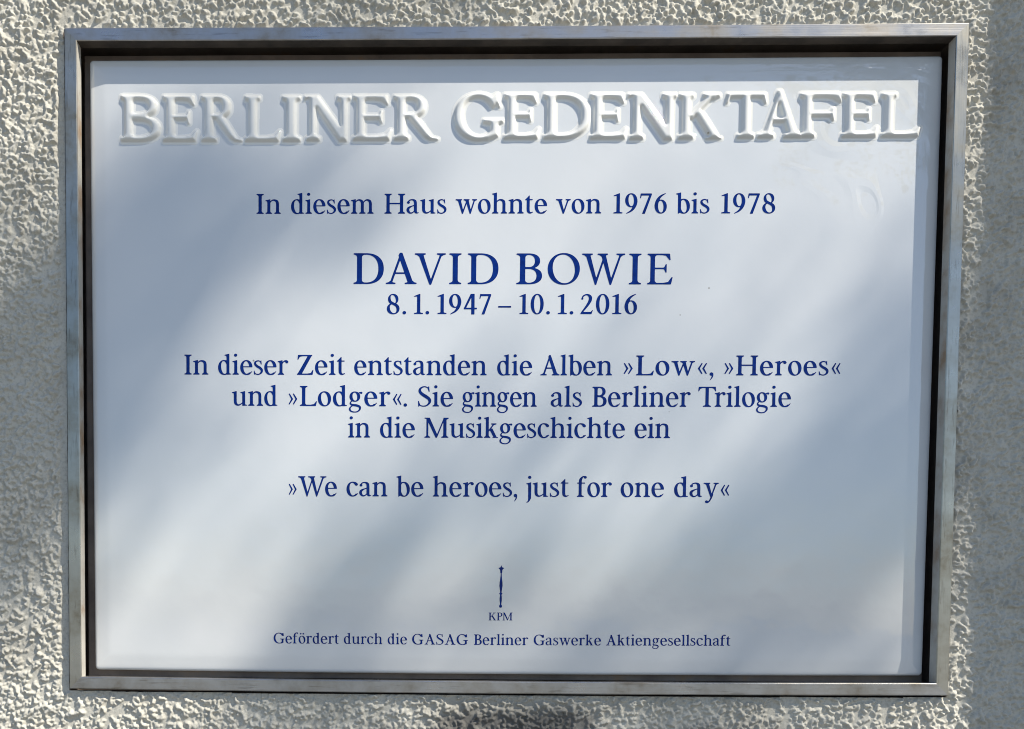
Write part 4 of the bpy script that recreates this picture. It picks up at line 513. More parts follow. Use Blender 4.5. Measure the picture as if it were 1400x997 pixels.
"m":[[1,-1,280,-2,295,0,302,7,305,29,301,46,294,51,264,64,247,76,232,99,223,124,223,540,226,551,234,565,255,592,277,615,319,641,342,649,365,652,390,648,412,638,436,621,457,599,466,582,472,560,483,482,480,429,479,121,470,96,454,74,438,63,411,53,402,46,398,35,398,18,401,7,405,2,414,-1,426,-2,689,-2,707,0,715,7,717,29,713,46,704,53,674,64,655,76,640,96,630,124,629,410,632,474,625,538,631,552,662,592,692,621,732,643,750,649,772,652,796,648,820,638,842,622,864,599,872,583,878,560,889,485,889,129,879,99,866,79,849,65,817,52,811,46,807,29,810,7,817,0,836,-2,1095,-2,1108,-1,1117,2,1121,7,1124,18,1123,35,1120,46,1111,53,1080,64,1062,77,1047,97,1037,124,1035,399,1038,440,1038,490,1018,593,1003,632,984,660,961,682,918,707,869,723,817,730,790,729,762,724,738,717,707,702,680,685,662,670,641,649,619,619,610,614,603,618,589,643,572,665,536,694,515,705,478,719,420,729,377,729,325,714,277,688,231,651,227,651,223,660,222,721,217,729,209,733,2,683,-15,676,-20,671,-23,660,-22,651,-16,643,-5,638,52,621,63,613,67,599,74,546,73,126,65,99,48,76,29,63,-5,51,-12,43,-15,29,-13,10,-8,2]],
"n":[[1,-1,280,-2,295,0,302,7,305,29,301,46,294,51,264,64,247,76,232,99,223,124,223,540,226,551,234,565,255,592,277,615,319,641,342,649,365,652,393,648,425,635,457,617,478,599,487,585,493,568,504,490,504,129,494,99,481,79,464,65,432,52,426,46,422,29,425,7,432,0,451,-2,713,-2,726,-1,734,4,738,13,739,24,738,37,735,46,726,53,695,64,677,76,662,97,653,121,650,151,652,493,639,574,629,610,609,649,592,668,576,682,533,705,490,719,429,729,383,729,347,722,310,708,273,685,237,654,228,651,223,663,222,721,215,731,206,733,-2,682,-18,674,-23,665,-23,657,-21,649,-16,643,-5,638,52,621,63,613,67,599,74,549,73,126,65,99,48,76,29,63,-5,51,-12,43,-15,29,-13,10,-8,2]],
"o":[[304,-15,377,-15,408,-10,442,0,466,9,493,24,542,61,586,112,605,143,620,174,635,212,645,249,656,324,656,399,644,476,630,524,617,554,599,588,580,615,552,649,533,667,503,690,478,704,445,719,414,729,383,734,344,738,280,731,252,724,222,713,197,701,170,683,143,663,122,640,101,615,79,582,55,529,36,465,25,390,25,326,37,249,58,182,94,115,117,85,142,60,188,24,218,8,246,-2,277,-11],[356,43,322,55,292,78,263,112,237,158,212,218,200,260,188,321,180,376,177,435,180,490,190,546,203,590,222,625,243,652,270,670,298,678,319,678,335,675,367,660,402,629,429,592,457,536,475,485,491,421,501,349,505,276,501,221,490,165,469,110,445,74,420,54,390,43]],
"r":[[1,-1,280,-2,295,0,302,7,305,29,301,46,294,51,264,64,247,76,232,99,223,124,224,538,231,553,252,587,279,621,307,640,341,653,350,654,357,651,366,621,375,604,390,589,408,579,429,574,451,574,475,581,493,592,507,607,516,626,519,643,516,663,510,676,501,690,457,728,442,732,390,737,347,731,289,704,231,657,226,660,224,665,221,724,217,729,209,733,194,730,90,703,-5,681,-14,677,-20,671,-23,654,-14,642,50,622,61,615,66,601,74,549,73,126,65,99,48,76,29,63,-5,51,-12,43,-15,29,-13,10,-8,2]],
"s":[[237,-13,255,-13,289,-9,332,3,396,34,443,68,473,104,491,143,500,182,500,232,494,257,480,290,457,324,431,351,390,389,362,409,262,462,240,476,218,493,178,529,167,545,159,562,156,582,157,604,162,618,175,632,198,649,220,660,243,669,258,672,277,672,295,668,325,654,351,635,363,601,400,521,411,512,426,511,434,518,435,529,424,682,420,710,414,717,408,720,399,720,390,715,377,695,371,691,362,693,335,708,313,717,270,726,231,726,173,713,121,692,90,672,65,640,53,607,47,565,54,521,67,485,91,449,118,419,167,376,200,354,279,310,322,277,362,239,373,224,379,210,382,187,381,157,372,132,359,110,335,81,307,59,283,48,255,44,218,45,188,50,160,60,136,73,118,90,108,107,69,204,63,210,53,212,45,210,40,204,38,185,50,29,53,13,57,4,66,0,79,1,85,7,96,26,102,29,139,11,167,0,200,-8]],
"t":[[268,-7,307,-6,344,6,422,51,431,60,433,68,427,82,414,88,334,68,316,67,304,69,293,76,282,90,272,110,264,132,259,232,260,657,267,665,277,667,396,669,406,676,409,699,405,714,393,721,280,722,264,726,259,740,259,885,256,893,252,898,237,902,225,899,215,892,121,785,41,711,34,701,32,688,34,676,41,670,53,667,102,666,109,663,113,654,111,285,117,149,125,104,134,85,147,65,179,31,200,16,222,5,243,-2]],
"u":[[292,-4,316,-5,344,0,368,6,399,19,451,48,509,93,518,98,523,96,526,87,527,13,531,4,539,-1,655,-2,698,5,756,10,765,13,770,18,771,32,762,42,685,68,676,74,673,82,672,710,670,724,662,731,643,730,546,704,448,682,435,677,429,671,426,657,432,645,445,639,503,621,513,612,517,601,526,538,526,179,522,168,515,160,472,126,439,104,390,82,344,70,328,70,313,75,299,85,286,98,261,135,248,179,244,235,244,318,241,351,241,426,244,462,244,701,241,726,231,732,215,730,115,704,17,681,8,677,1,671,-1,654,6,643,75,621,84,613,88,601,95,551,95,293,99,207,105,154,117,115,129,93,147,68,185,36,231,12,261,2]],
"v":[[330,-15,368,-14,377,-8,382,1,588,612,594,621,616,630,643,652,662,660,692,668,701,674,705,685,705,704,703,713,695,719,677,722,475,722,460,719,452,713,450,688,454,674,466,667,513,657,520,651,521,641,383,221,374,198,368,194,362,202,353,232,246,642,247,651,252,657,283,668,292,674,296,693,295,707,292,714,283,720,270,722,5,722,-14,720,-24,713,-27,685,-20,671,44,652,72,631,93,621,100,612,309,7,318,-10]],
"w":[[297,-15,328,-14,337,-10,342,-1,494,446,503,467,509,473,515,468,521,453,664,-1,671,-11,683,-15,707,-16,721,-10,727,-1,736,26,916,612,922,621,943,631,967,652,1025,671,1031,679,1032,693,1031,710,1025,717,1007,722,808,722,793,719,786,713,783,688,787,674,796,668,845,656,852,649,852,640,732,251,723,228,717,224,712,229,707,243,617,640,617,649,622,656,646,668,654,676,656,699,652,714,643,720,628,722,387,722,374,721,365,717,361,713,358,701,359,682,363,674,371,668,401,660,420,652,448,630,465,621,473,607,477,585,472,565,350,235,341,215,335,211,329,218,325,229,232,640,234,651,240,657,270,667,280,674,284,693,283,707,280,714,270,720,249,722,-14,722,-26,720,-35,715,-38,707,-39,688,-36,676,-32,671,-23,667,12,660,32,652,63,630,78,622,86,612,277,4,285,-10]],
"y":[[160,-310,179,-308,200,-300,225,-285,253,-262,280,-235,303,-204,327,-168,352,-124,387,-49,450,112,451,126,435,144,435,159,588,612,594,621,616,630,643,652,662,660,692,668,701,674,705,685,705,704,703,713,695,719,677,722,475,722,460,719,452,713,450,688,454,674,466,667,513,657,520,651,521,641,383,221,374,198,368,194,362,202,353,232,246,642,247,651,252,657,283,668,292,674,296,693,295,707,292,714,283,720,270,722,5,722,-14,720,-24,713,-27,685,-20,671,44,652,72,631,93,621,100,612,315,-13,313,-30,270,-123,246,-166,218,-199,209,-204,203,-203,185,-184,170,-174,148,-167,127,-165,105,-170,87,-179,72,-192,62,-207,56,-224,56,-246,61,-262,73,-279,87,-291,102,-299]],
"«":[[222,71,235,69,259,82,266,90,266,101,160,319,151,346,156,362,266,588,266,599,260,607,240,619,229,622,221,619,211,607,65,365,57,346,58,337,64,326,209,87],[422,71,435,69,459,82,466,90,466,101,360,319,351,346,356,362,466,588,466,599,460,607,440,619,429,622,421,619,411,607,265,365,257,346,258,337,264,326,409,87]],
"»":[[60,71,68,69,76,70,88,82,236,326,242,337,243,346,235,365,89,607,79,619,71,622,60,619,40,607,34,599,34,588,144,362,149,346,140,319,34,101,33,93,37,85],[260,71,268,69,276,70,288,82,436,326,442,337,443,346,435,365,289,607,279,619,271,622,260,619,240,607,234,599,234,588,344,362,349,346,340,319,234,101,233,93,237,85]],
"ö":[[304,-15,377,-15,408,-10,442,0,466,9,493,24,542,61,586,112,605,143,620,174,635,212,645,249,656,324,656,399,644,476,630,524,617,554,599,588,580,615,552,649,533,667,503,690,478,704,445,719,414,729,383,734,344,738,280,731,252,724,222,713,197,701,170,683,143,663,122,640,101,615,79,582,55,529,36,465,25,390,25,326,37,249,58,182,94,115,117,85,142,60,188,24,218,8,246,-2,277,-11],[356,43,322,55,292,78,263,112,237,158,212,218,200,260,188,321,180,376,177,435,180,490,190,546,203,590,222,625,243,652,270,670,298,678,319,678,335,675,367,660,402,629,429,592,457,536,475,485,491,421,501,349,505,276,501,221,490,165,469,110,445,74,420,54,390,43],[205,860,237,860,261,869,285,890,297,915,297,946,285,971,275,982,261,991,234,1001,203,1000,176,989,154,970,142,943,143,915,155,890,179,869],[449,860,481,860,506,870,528,890,539,915,539,946,527,971,505,990,475,1001,445,1000,414,987,395,968,384,940,385,913,398,888,420,869]],
"–":[[12,324,604,323,615,327,620,335,621,385,619,393,615,398,599,402,15,402,7,400,2,396,-2,382,-1,335,4,327]]}
def glyph_set(src):
    GL = {}
    for ch, polys in src.items():
        ps = [np.array(p, float).reshape(-1, 2) / 1000 for p in polys]
        area = [.5 * float(np.sum(p[:, 0] * np.roll(p[:, 1], -1) - np.roll(p[:, 0], -1) * p[:, 1])) for p in ps]
        big_ = max(area, key=abs); outer = [i for i in range(len(ps)) if area[i] * big_ > 0]
        tris = []
        for oi in outer:                                            # each outline with the counters inside it
            lo_, hi_ = ps[oi].min(0), ps[oi].max(0)
            grp = [oi] + [i for i in range(len(ps)) if i not in outer and (ps[i].min(0) > lo_).all() and (ps[i].max(0) < hi_).all()]
            off = np.cumsum([0] + [len(p) for p in ps]); lut = [int(off[i]) + j for i in grp for j in range(len(ps[i]))]
            tris += [tuple(lut[j] for j in t) for t in tessellate_polygon([[Vector((x, z, 0)) for x, z in ps[i]] for i in grp])]
        allp = np.vstack(ps); GL[ch] = (allp, tris, allp[:, 0].min(), allp[:, 0].max())
    return GL
GL_TEXT = glyph_set(GLYPH)
GLYPH_NAME = {
"D":[[18,-1,398,-2,469,5,533,18,611,45,649,65,688,90,718,112,751,146,799,210,825,260,844,310,856,362,865,418,869,471,869,532,861,610,848,674,831,724,811,768,792,801,758,846,718,888,688,910,649,935,607,957,559,975,517,986,466,995,401,1001,24,1002,8,999,1,993,-2,976,2,963,11,956,50,944,74,926,83,915,92,899,98,868,97,124,89,94,72,72,50,56,11,44,2,37,-2,26,0,10,7,1],[304,51,279,62,263,77,249,99,241,129,241,871,246,895,255,913,268,929,285,941,301,948,314,950,388,951,430,946,467,938,504,924,537,907,570,885,588,869,617,837,643,801,662,765,682,719,703,638,713,538,713,462,710,415,695,326,682,282,669,249,652,215,630,179,607,151,582,125,549,101,520,84,485,68,457,60,427,54,388,49,324,49]],
"A":[[12,-1,269,-2,282,0,290,4,294,13,295,24,294,32,288,40,279,44,237,51,214,57,204,62,200,74,281,315,291,326,311,329,559,329,572,327,582,321,627,193,665,74,662,65,651,57,630,51,594,44,585,40,579,32,578,18,581,7,588,1,607,-2,923,-2,939,1,946,7,949,26,942,40,933,45,894,53,874,62,862,71,845,90,824,101,818,110,509,999,502,1012,491,1019,443,1021,424,1016,414,1004,387,943,383,926,395,885,392,865,139,110,133,101,111,92,90,71,72,60,50,52,8,44,-2,40,-8,29,-7,10,0,1],[314,382,309,385,307,390,311,407,421,734,427,749,433,753,440,748,447,732,556,405,558,388,553,382,540,380,333,380]],
"V":[[462,-21,498,-19,507,-13,513,-1,841,893,849,901,872,909,891,928,910,940,936,949,975,956,984,960,990,968,991,982,988,993,981,999,962,1002,714,1002,698,999,690,993,688,974,694,960,704,956,768,943,779,935,780,924,514,217,502,187,495,180,488,183,480,201,246,924,247,935,255,943,269,949,304,957,313,963,318,976,315,993,304,1000,282,1002,-27,1002,-44,999,-51,993,-53,974,-51,965,-46,960,-37,956,8,947,31,938,47,927,63,910,89,900,97,890,436,1,446,-15]],
"I":[[18,-1,317,-2,333,1,342,10,343,29,337,40,288,57,272,67,261,79,246,105,241,140,241,871,250,904,268,929,292,944,330,956,339,963,343,974,343,988,338,996,330,1000,24,1002,8,999,0,990,-1,971,5,960,51,943,79,921,93,896,98,868,97,124,89,94,72,72,50,56,11,44,2,37,-2,26,0,10,7,1]],
"B":[[18,-1,372,-2,424,3,478,13,517,24,546,36,598,65,644,107,663,132,676,154,693,204,701,271,693,337,677,388,667,407,647,435,608,471,562,500,504,525,500,532,504,538,543,559,573,582,602,615,623,651,637,699,643,751,635,821,618,868,588,913,543,950,491,977,430,994,366,1002,24,1002,8,999,1,993,-2,976,2,963,11,956,50,944,74,926,83,915,92,899,98,868,97,124,89,94,72,72,50,56,11,44,2,37,-2,26,0,10,7,1],[304,51,279,62,263,76,250,97,242,124,241,479,245,490,256,495,356,495,398,489,440,474,477,451,506,421,529,382,542,340,549,296,548,243,541,199,527,158,501,117,472,89,436,68,398,55,356,49],[250,562,243,568,241,585,241,862,247,896,255,913,266,927,279,938,298,947,314,950,343,951,382,946,417,932,448,910,470,882,486,849,495,815,501,771,500,726,495,693,488,668,477,640,459,612,430,586,408,573,382,564,359,561,266,560]],
"O":[[478,-15,575,-14,624,-8,678,6,736,28,785,53,826,81,866,115,896,146,925,182,954,226,976,271,995,321,1008,365,1016,407,1023,474,1023,521,1019,568,1009,629,998,671,980,721,960,762,940,796,908,840,872,879,830,916,794,941,752,964,710,983,662,999,617,1009,566,1015,469,1014,421,1008,366,994,308,972,259,947,217,919,178,885,148,854,119,818,90,774,68,729,49,679,36,635,28,593,21,526,21,479,25,432,35,371,46,329,64,279,84,238,104,204,136,160,172,121,214,84,250,59,292,36,333,17,382,1,427,-9],[514,37,475,45,447,54,417,68,388,85,362,103,336,126,301,164,282,190,258,226,240,261,207,346,187,426,176,521,177,593,184,651,193,696,217,769,234,801,256,838,295,883,329,913,355,929,382,943,414,954,446,961,482,965,517,964,559,957,594,947,627,932,656,915,690,890,714,868,749,828,791,765,815,715,831,674,843,635,856,581,868,479,868,415,864,374,849,297,823,224,801,182,778,149,752,120,717,89,694,74,662,57,630,46,594,38,559,35]],
"W":[[410,-21,433,-19,440,-14,444,-7,455,35,652,646,662,673,669,680,672,679,678,671,689,638,886,-4,893,-15,904,-20,926,-21,940,-15,947,-4,957,24,1257,890,1265,900,1287,909,1306,929,1320,937,1345,947,1387,956,1396,960,1402,968,1404,979,1402,990,1397,997,1387,1001,1374,1002,1133,1002,1116,1000,1106,993,1104,974,1110,960,1120,956,1164,949,1187,941,1198,932,1198,921,952,238,946,225,939,222,933,229,926,251,756,924,757,935,765,942,807,956,816,963,820,982,819,990,814,997,804,1001,791,1002,498,1002,482,1000,471,993,469,974,471,965,476,960,485,956,527,948,549,940,567,929,586,910,607,896,617,873,637,801,625,760,453,260,443,235,437,229,432,232,428,240,411,296,236,924,238,935,246,943,266,950,295,956,304,960,311,974,308,993,298,1000,282,1002,-27,1002,-40,1000,-48,996,-53,988,-53,976,-51,965,-46,960,-37,956,5,948,27,940,45,929,66,908,85,899,92,890,386,-1,395,-16]],
"E":[[18,-1,736,-2,752,0,763,7,770,26,811,215,811,229,801,237,781,236,768,226,670,85,656,77,620,70,504,49,308,50,282,61,263,77,248,101,241,132,241,474,242,485,246,491,256,495,269,495,507,494,527,486,540,474,578,396,586,385,598,380,611,383,616,390,617,404,617,640,614,654,607,660,594,661,585,654,542,568,531,557,514,549,491,546,266,546,250,548,243,554,241,571,241,865,244,888,253,909,265,926,279,937,298,947,317,951,459,951,575,933,588,927,597,918,697,796,710,789,727,789,736,795,738,807,720,979,715,993,709,999,685,1002,31,1002,11,1000,2,994,-2,979,2,963,11,956,50,944,74,926,83,915,92,899,98,868,97,124,89,94,72,72,50,56,11,44,2,37,-2,26,0,10,7,1]]}
GL_NAME = glyph_set(GLYPH_NAME)
KERN = {'W': -.10, 'V': -.06, 'T': -.12, 'r': -.02, 'f': -.03, 'v': -.03, 'w': -.03, 'y': -.04, 'L': -.05, 'P': -.05, 'A': -.02, '»': .05, 'F': -.06, '1': -.01}
ROUND = set('oceöOGD0689dgqs')
def word_mesh(GL, Vv, Ff, text, x0, z0, x1, z1, cap):
    tgt = math.hypot(x1 - x0, z1 - z0) / cap
    gaps = []
    for a, b in zip(text, text[1:]):
        g = .05 + KERN.get(a, 0) + (.012 if b in ROUND else 0)
        if b in '«': g += .06
        if b in 'vwyj' : g -= .02
        if b == '.' or b == ',': g += .02
        gaps.append(g)
    ink = sum(GL[c][3] - GL[c][2] for c in text); gs = sum(gaps)
    k = tgt / (ink + gs)
    s = min(max(k ** .6, .88), 1.16) if len(text) > 1 else k
    extra = (tgt - ink * s - gs) / max(1, len(gaps)) if gaps else 0
    u = 0.0; ang = (z1 - z0) / max(1e-6, x1 - x0)
    for i, c in enumerate(text):
        P, tr, mnx, mxx = GL[c]
        base = len(Vv)
        for px, pz in P:
            lx = (u + (px - mnx) * s) * cap; lz = pz * cap
            Vv.append(((x0 + lx) / 1000, TY - .00012, (z0 + lz + ang * lx) / 1000))
        Ff += [tuple(base + j for j in t) for t in tr]
        u += (mxx - mnx) * s + (gaps[i] + extra if i < len(gaps) else 0)
def face_out(o):
    me = o.data
    flip = [p for p in me.polygons if p.normal.y > 0]
    for p in flip: p.flip()
    me.update()
LINES = [
[('In', -183.85, 111.15, -166.05, 111.15, 14.27), ('diesem', -158.55, 111.14, -98.19, 111.13, 14.25), ('Haus', -90.3, 111.13, -45.11, 111.12, 14.22), ('wohnte', -38.52, 111.12, 27.9, 111.07, 14.2), ('von', 34.26, 111.06, 67.08, 111.02, 14.17), ('1976', 75.9, 111.01, 114.34, 110.95, 14.16), ('bis', 120.93, 110.94, 145.16, 110.91, 14.14), ('1978', 153.63, 110.9, 192.37, 110.85, 14.13)],
[('D', -112.64, 60.66, -90.5, 60.61, 22.11), ('A', -89.01, 60.61, -66.43, 60.57, 22.09), ('V', -67.92, 60.57, -45.26, 60.53, 22.08), ('I', -42.74, 60.53, -33.82, 60.51, 22.07), ('D', -29.25, 60.5, -6.87, 60.46, 22.06), ('B', 6.14, 60.44, 24.95, 60.4, 22.04), ('O', 28.94, 60.39, 52.27, 60.35, 22.02), ('W', 53.75, 60.35, 85.0, 60.29, 22.0), ('I', 87.84, 60.29, 96.81, 60.27, 21.99), ('E', 101.12, 60.26, 119.49, 60.23, 21.98)],
[('8.', -88.08, 39.01, -73.94, 39.0, 14.36), ('1.', -68.21, 39.0, -57.08, 39.0, 14.35), ('1947', -51.04, 38.99, -11.89, 38.98, 14.34), ('–', -6.77, 38.97, 2.73, 38.97, 14.32), ('10.', 8.7, 38.97, 30.96, 38.96, 14.31), ('1.', 36.65, 38.95, 48.03, 38.95, 14.31), ('2016', 53.19, 38.95, 94.13, 38.93, 14.29)],
[('In', -237.09, -5.06, -219.33, -5.08, 14.49), ('dieser', -212.13, -5.09, -160.27, -5.14, 14.48), ('Zeit', -153.9, -5.15, -118.5, -5.18, 14.46), ('entstanden', -111.78, -5.19, -14.66, -5.29, 14.43), ('die', -6.96, -5.3, 18.59, -5.3, 14.4), ('Alben', 24.62, -5.29, 76.87, -5.23, 14.38), ('»Low«,', 85.28, -5.22, 150.44, -5.15, 14.35), ('»Heroes«', 158.45, -5.14, 242.07, -5.04, 14.32)],
[('und', -201.98, -27.75, -168.33, -27.8, 14.62), ('»Lodger«.', -160.01, -27.81, -72.81, -27.95, 14.6), ('Sie', -64.75, -27.97, -39.08, -28.01, 14.57), ('gingen', -32.43, -28.02, 22.31, -28.05, 14.55), ('als', 32.41, -28.04, 55.27, -28.0, 14.53), ('Berliner', 62.74, -27.99, 134.3, -27.88, 14.51), ('Trilogie', 139.77, -27.88, 207.0, -27.78, 14.48)],
[('in', -116.2, -50.75, -99.8, -50.76, 14.63), ('die', -92.52, -50.77, -66.89, -50.79, 14.62), ('Musikgeschichte', -59.94, -50.8, 86.91, -50.67, 14.58), ('ein', 93.95, -50.66, 119.79, -50.6, 14.55)],
[('»We', -159.77, -93.91, -124.12, -93.89, 14.62), ('can', -117.08, -93.88, -86.8, -93.86, 14.6), ('be', -80.27, -93.86, -60.25, -93.85, 14.59), ('heroes,', -53.5, -93.84, 8.77, -93.8, 14.57), ('just', 15.33, -93.78, 46.56, -93.7, 14.55), ('for', 52.57, -93.69, 78.06, -93.62, 14.53), ('one', 84.54, -93.61, 116.18, -93.53, 14.52), ('day«', 123.6, -93.51, 163.7, -93.41, 14.5)],
[('KPM', -11.25, -184.9, 6.32, -184.79, 5.74)],
[('Gefördert', -170.93, -202.99, -122.26, -203.04, 7.79), ('durch', -118.55, -203.04, -89.92, -203.07, 7.78), ('die', -85.95, -203.08, -71.54, -203.09, 7.78), ('GASAG', -67.79, -203.1, -26.39, -203.14, 7.77), ('Berliner', -21.89, -203.14, 18.17, -203.06, 7.76), ('Gaswerke', 22.28, -203.05, 71.99, -202.91, 7.75), ('Aktiengesellschaft', 75.66, -202.89, 167.09, -202.49, 7.73)]]
prints = []
for ln in LINES:
    Vv, Ff = [], []
    for w in ln: word_mesh(GL_NAME if ln is LINES[1] else GL_TEXT, Vv, Ff, *w)
    o = mesh_from("inscription_line", Vv, Ff, M_INK); face_out(o)
    prints.append(o)
EM = [[-2.26, -144.11], [-2.03, -144.7], [-1.79, -145.47], [-1.11, -145.86], [-0.24, -146.0], [-0.34, -146.44], [-1.17, -147.13], [-1.47, -147.86], [-1.68, -149.81], [-1.98, -150.15], [-1.94, -152.0], [-1.62, -154.43], [-1.3, -156.87], [-1.23, -159.3], [-1.59, -161.74], [-1.9, -164.18], [-1.76, -164.43], [-1.32, -164.77], [-1.33, -165.35], [-1.77, -165.65], [-1.87, -166.14], [-1.64, -168.09], [-1.66, -170.04], [-1.92, -171.99], [-1.98, -173.16], [-1.69, -173.55], [-1.45, -174.09], [-1.46, -174.63], [-1.66, -175.12], [-2.1, -175.46], [-2.98, -175.47], [-3.41, -175.13], [-3.6, -174.64], [-3.6, -174.1], [-3.35, -173.56], [-3.05, -173.17], [-3.09, -172.0], [-3.32, -170.05], [-3.3, -168.1], [-3.04, -166.14], [-3.13, -165.65], [-3.57, -165.36], [-3.57, -164.78], [-3.12, -164.43], [-2.98, -164.19], [-3.25, -161.75], [-3.57, -159.32], [-3.45, -156.88], [-3.08, -154.44], [-2.72, -152.0], [-2.66, -150.15], [-2.95, -149.81], [-3.12, -147.87], [-3.41, -147.14], [-4.23, -146.46], [-4.32, -146.02], [-3.45, -145.87], [-2.76, -145.48], [-2.51, -144.7]]
tr = tessellate_polygon([[Vector((x, z, 0)) for x, z in EM]])
o = mesh_from("sceptre_emblem", [(x / 1000, TY - .00012, z / 1000) for x, z in EM], tr, M_INK); face_out(o)
prints.append(o)

bpy.context.view_layer.update()
for o in plaque_parts:
    o.parent = plaque; o.matrix_parent_inverse = plaque.matrix_world.inverted()
for o in letters + prints:
    o.parent = tile

# ------------------------------------------------------------------ street tree towards the sun: its leaves dapple the wall
DT = 5.4
cen = SUN * DT
# open and shaded patches wanted on the wall: (x, z on the wall in photo pixels, share of sun let through)
PATCH = [(40, 20, 1.00), (40, 120, 1.00), (40, 230, 0.95), (40, 330, 0.60), (40, 420, 0.25), (40, 520, 0.15), (40, 620, 0.15), (40, 720, 0.25), (40, 800, 0.50), (40, 880, 0.90), (40, 960, 1.00), (150, 30, 1.00), (300, 15, 1.00), (420, 15, 1.00), (520, 15, 0.50), (620, 15, 0.40), (690, 15, 0.70), (780, 15, 1.00), (900, 15, 1.00), (1050, 15, 1.00), (1200, 15, 1.00), (1300, 15, 1.00), (135, 170, 0.45), (250, 140, 0.60), (350, 140, 0.62), (480, 140, 0.66), (560, 150, 0.75), (250, 240, 0.03), (400, 235, 0.03), (320, 270, 0.05), (200, 270, 0.05), (450, 275, 0.20), (500, 240, 0.50), (640, 150, 0.90), (740, 150, 1.00), (850, 150, 1.00), (960, 150, 1.00), (1070, 150, 1.00), (1180, 150, 1.00), (1240, 150, 0.95), (600, 230, 0.70), (720, 230, 0.90), (850, 230, 0.90), (1000, 230, 0.85), (1120, 230, 0.85), (1220, 230, 0.80), (160, 320, 0.08), (250, 340, 0.12), (350, 330, 0.45), (450, 340, 0.75), (600, 330, 0.85), (720, 330, 0.85), (850, 330, 0.75), (950, 330, 0.75), (1050, 330, 0.80), (1150, 330, 0.80), (1220, 330, 0.70), (160, 430, 0.06), (250, 430, 0.20), (350, 430, 0.75), (450, 430, 1.00), (580, 430, 0.80), (720, 430, 0.75), (850, 430, 0.70), (960, 430, 0.70), (1060, 430, 0.78), (1150, 430, 0.80), (1230, 430, 0.45), (170, 540, 0.10), (250, 540, 0.40), (330, 540, 0.75), (430, 550, 1.00), (540, 540, 0.90), (680, 540, 0.75), (800, 540, 0.65), (920, 560, 0.60), (1040, 560, 0.60), (1140, 560, 0.35), (1220, 560, 0.20), (170, 640, 0.20), (250, 640, 0.65), (350, 640, 0.90), (450, 640, 0.65), (560, 650, 0.45), (660, 660, 0.40), (760, 650, 0.60), (860, 650, 0.65), (960, 650, 0.55), (1060, 650, 0.25), (1180, 650, 0.15), (160, 740, 0.55), (230, 740, 0.80), (330, 740, 0.70), (430, 740, 0.42), (540, 740, 0.30), (640, 740, 0.38), (740, 740, 0.58), (840, 740, 0.55), (940, 740, 0.35), (1060, 740, 0.15), (1180, 740, 0.12), (150, 830, 0.90), (220, 830, 0.90), (310, 830, 0.55), (420, 830, 0.28), (530, 820, 0.25), (640, 820, 0.55), (740, 830, 0.55), (840, 830, 0.35), (950, 830, 0.15), (1080, 830, 0.12), (1200, 830, 0.12), (170, 900, 1.00), (260, 900, 0.70), (360, 900, 0.40), (480, 900, 0.30), (600, 900, 0.60), (720, 900, 0.50), (840, 900, 0.30), (980, 900, 0.20), (1100, 900, 0.20), (1220, 900, 0.20), (100, 970, 1.00), (200, 970, 1.00), (280, 970, 0.60), (360, 970, 0.45), (460, 970, 0.45), (560, 970, 0.70), (650, 975, 0.55), (740, 975, 0.40), (840, 975, 0.30), (930, 975, 0.45), (1030, 970, 0.85), (1120, 970, 1.00), (1220, 970, 1.00), (1310, 970, 1.00), (1330, 30, 0.90), (1330, 150, 1.00), (1325, 250, 1.00), (1320, 340, 0.80), (1315, 420, 0.30), (1310, 520, 0.12), (1310, 620, 0.12), (1310, 700, 0.30), (1305, 780, 0.80), (1305, 860, 1.00), (1305, 940, 1.00)]
pp = np.array(PATCH, float)
HI = np.array([[0.0005312851448639125, 6.190213572356908e-06, -0.3712040137532678], [6.490558506697155e-07, -0.0005264418125643916, 0.2644865898636065], [1.500678856154212e-05, -3.248361970255673e-05, 1.0]])
def to_wall(px, py):
    q = HI @ np.array([px, py, 1.0]); return q[:2] / q[2]
pw = np.array([to_wall(a, b) for a, b, _ in PATCH])
def light_at(x, z):
    d2 = (pw[:, 0] - x) ** 2 + (pw[:, 1] - z) ** 2 + 9e-4
    w = d2 ** -2.2
    return float((w * pp[:, 2]).sum() / w.sum())
LV, LF = [], []
def leaf(c, l, w):
    a = Vector(rng.normal(0, 1, 3)).normalized(); b_ = a.orthogonal().normalized()
    b_ = (b_ * math.cos(rng.random() * 6.28) + a.cross(b_) * math.sin(rng.random() * 6.28)).normalized()
    n = a.cross(b_)
    k = len(LV)
    for s, t_ in ((-.5, 0), (-.22, .42), (.12, .5), (.5, 0), (.12, -.5), (-.22, -.42)):
        p = c + a * (s * l) + b_ * (t_ * w) + n * (abs(t_) * w * .25)
        LV.append(tuple(p))
    LF.append((k, k + 1, k + 2, k + 3)); LF.append((k, k + 3, k + 4, k + 5))
WX0, WX1, WZ0, WZ1 = -.44, .46, -.34, .32
LA = .036 * .025 * .70 * .5                       # mean shadowing area of one leaf
cw = math.sqrt(LA / abs(SUN.y))
x = WX0
while x < WX1:
    z = WZ0
    while z < WZ1:
        T_ = .5 + (light_at(x, z) - .5) * 1.4
        od = -1.35 * math.log(min(1, max(.04, T_)))
        for _ in range(int(od + rng.random())):
            p = Vector((x + cw * rng.random(), 0, z + cw * rng.random()))
            s = rng.uniform(DT - 1.3, DT + 1.3)
            leaf(p + SUN * s, .036 * rng.uniform(.8, 1.2), .025 * rng.uniform(.8, 1.2))
        z += cw
    x += cw
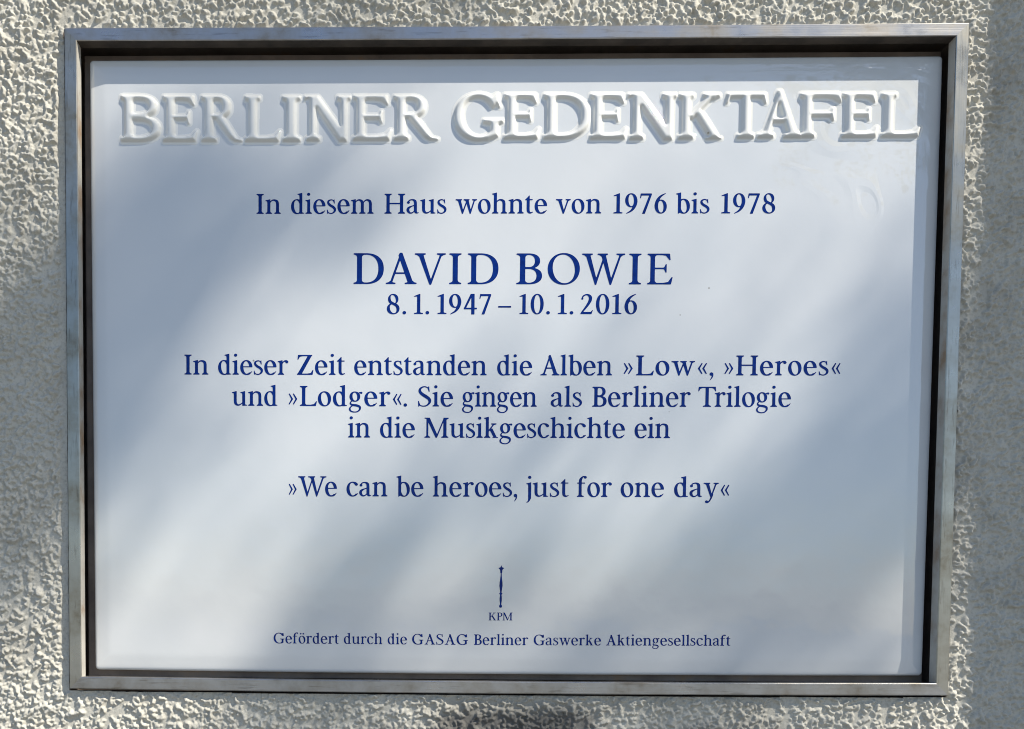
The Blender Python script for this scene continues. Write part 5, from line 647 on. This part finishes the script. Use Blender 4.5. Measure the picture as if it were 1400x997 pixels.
# the rest of the crown, clear of the sunbeam that reaches the plaque
clumps = []
for k in range(200):
    v = Vector(rng.normal(0, 1, 3)).normalized() * (rng.random() ** .4)
    clumps.append(cen + Vector((v.x * 2.2, v.y * 1.7, v.z * 2.1)))
for c in clumps:
    for _ in range(34):
        p = c + Vector(rng.normal(0, .26, 3))
        s = p.y / SUN.y
        hx, hz = p.x - SUN.x * s, p.z - SUN.z * s
        if WX0 - .05 < hx < WX1 + .05 and WZ0 - .05 < hz < WZ1 + .05: continue
        leaf(p, .11 * rng.uniform(.7, 1.2), .07 * rng.uniform(.7, 1.2))
# a lower bough added for the glaze to mirror in its upper right corner
for k in range(150):
    v = Vector(rng.normal(0, 1, 3)).normalized() * (rng.random() ** .4)
    c = Vector((3.35 + v.x * 1.4, -4.7 + v.y * 1.0, 3.5 + v.z * 1.0))
    for _ in range(22):
        p = c + Vector(rng.normal(0, .17, 3))
        s = p.y / SUN.y
        hx, hz = p.x - SUN.x * s, p.z - SUN.z * s
        if WX0 - .2 < hx < WX1 + .2 and WZ0 - .2 < hz < WZ1 + .2: continue
        leaf(p, .10 * rng.uniform(.7, 1.2), .065 * rng.uniform(.7, 1.2))
tree = bpy.data.objects.new("street_tree", None); COL.objects.link(tree)
base = Vector((cen.x + .9, cen.y - .9, -1.65)); tree.location = base
tag(tree, "tall broad leaved street tree standing out of view towards the sun", "tree")
crown = mesh_from("crown", [(Vector(v) - base) for v in LV], LF, M_LEAF, tree)
def limb(Vv, Ff, p0, p1, r0, r1, n=9, seg=7):
    k0 = len(Vv); d = (p1 - p0); ax = d.normalized(); u = ax.orthogonal().normalized(); w = ax.cross(u)
    for i in range(seg + 1):
        t_ = i / seg; c = p0 + d * t_ + u * (math.sin(t_ * 5 + r0 * 40) * .08 * t_); r = r0 + (r1 - r0) * t_
        for j in range(n):
            a_ = 6.2832 * j / n; Vv.append(tuple(c + (u * math.cos(a_) + w * math.sin(a_)) * r))
    for i in range(seg):
        for j in range(n):
            a0 = k0 + i * n + j; a1 = k0 + i * n + (j + 1) % n
            Ff.append((a0, a1, a1 + n, a0 + n))
Vv, Ff = [], []
fork = Vector((0.05, -.05, 3.6))
limb(Vv, Ff, Vector((0, 0, 0)), fork, .17, .11)
for k in range(9):
    a_ = k * .7
    tip = Vector((1.0 * math.cos(a_) + .4, .9 * math.sin(a_) - .3, 4.9 + 1.5 * ((k * 37) % 10) / 10)) if k % 2 else Vector((1.3 * math.cos(a_) + .5, 1.1 * math.sin(a_) - .4, 4.8 + 1.6 * ((k * 53) % 10) / 10))
    limb(Vv, Ff, fork, tip, .09, .02)
mesh_from("trunk", Vv, Ff, M_BARK, tree, smooth=True)
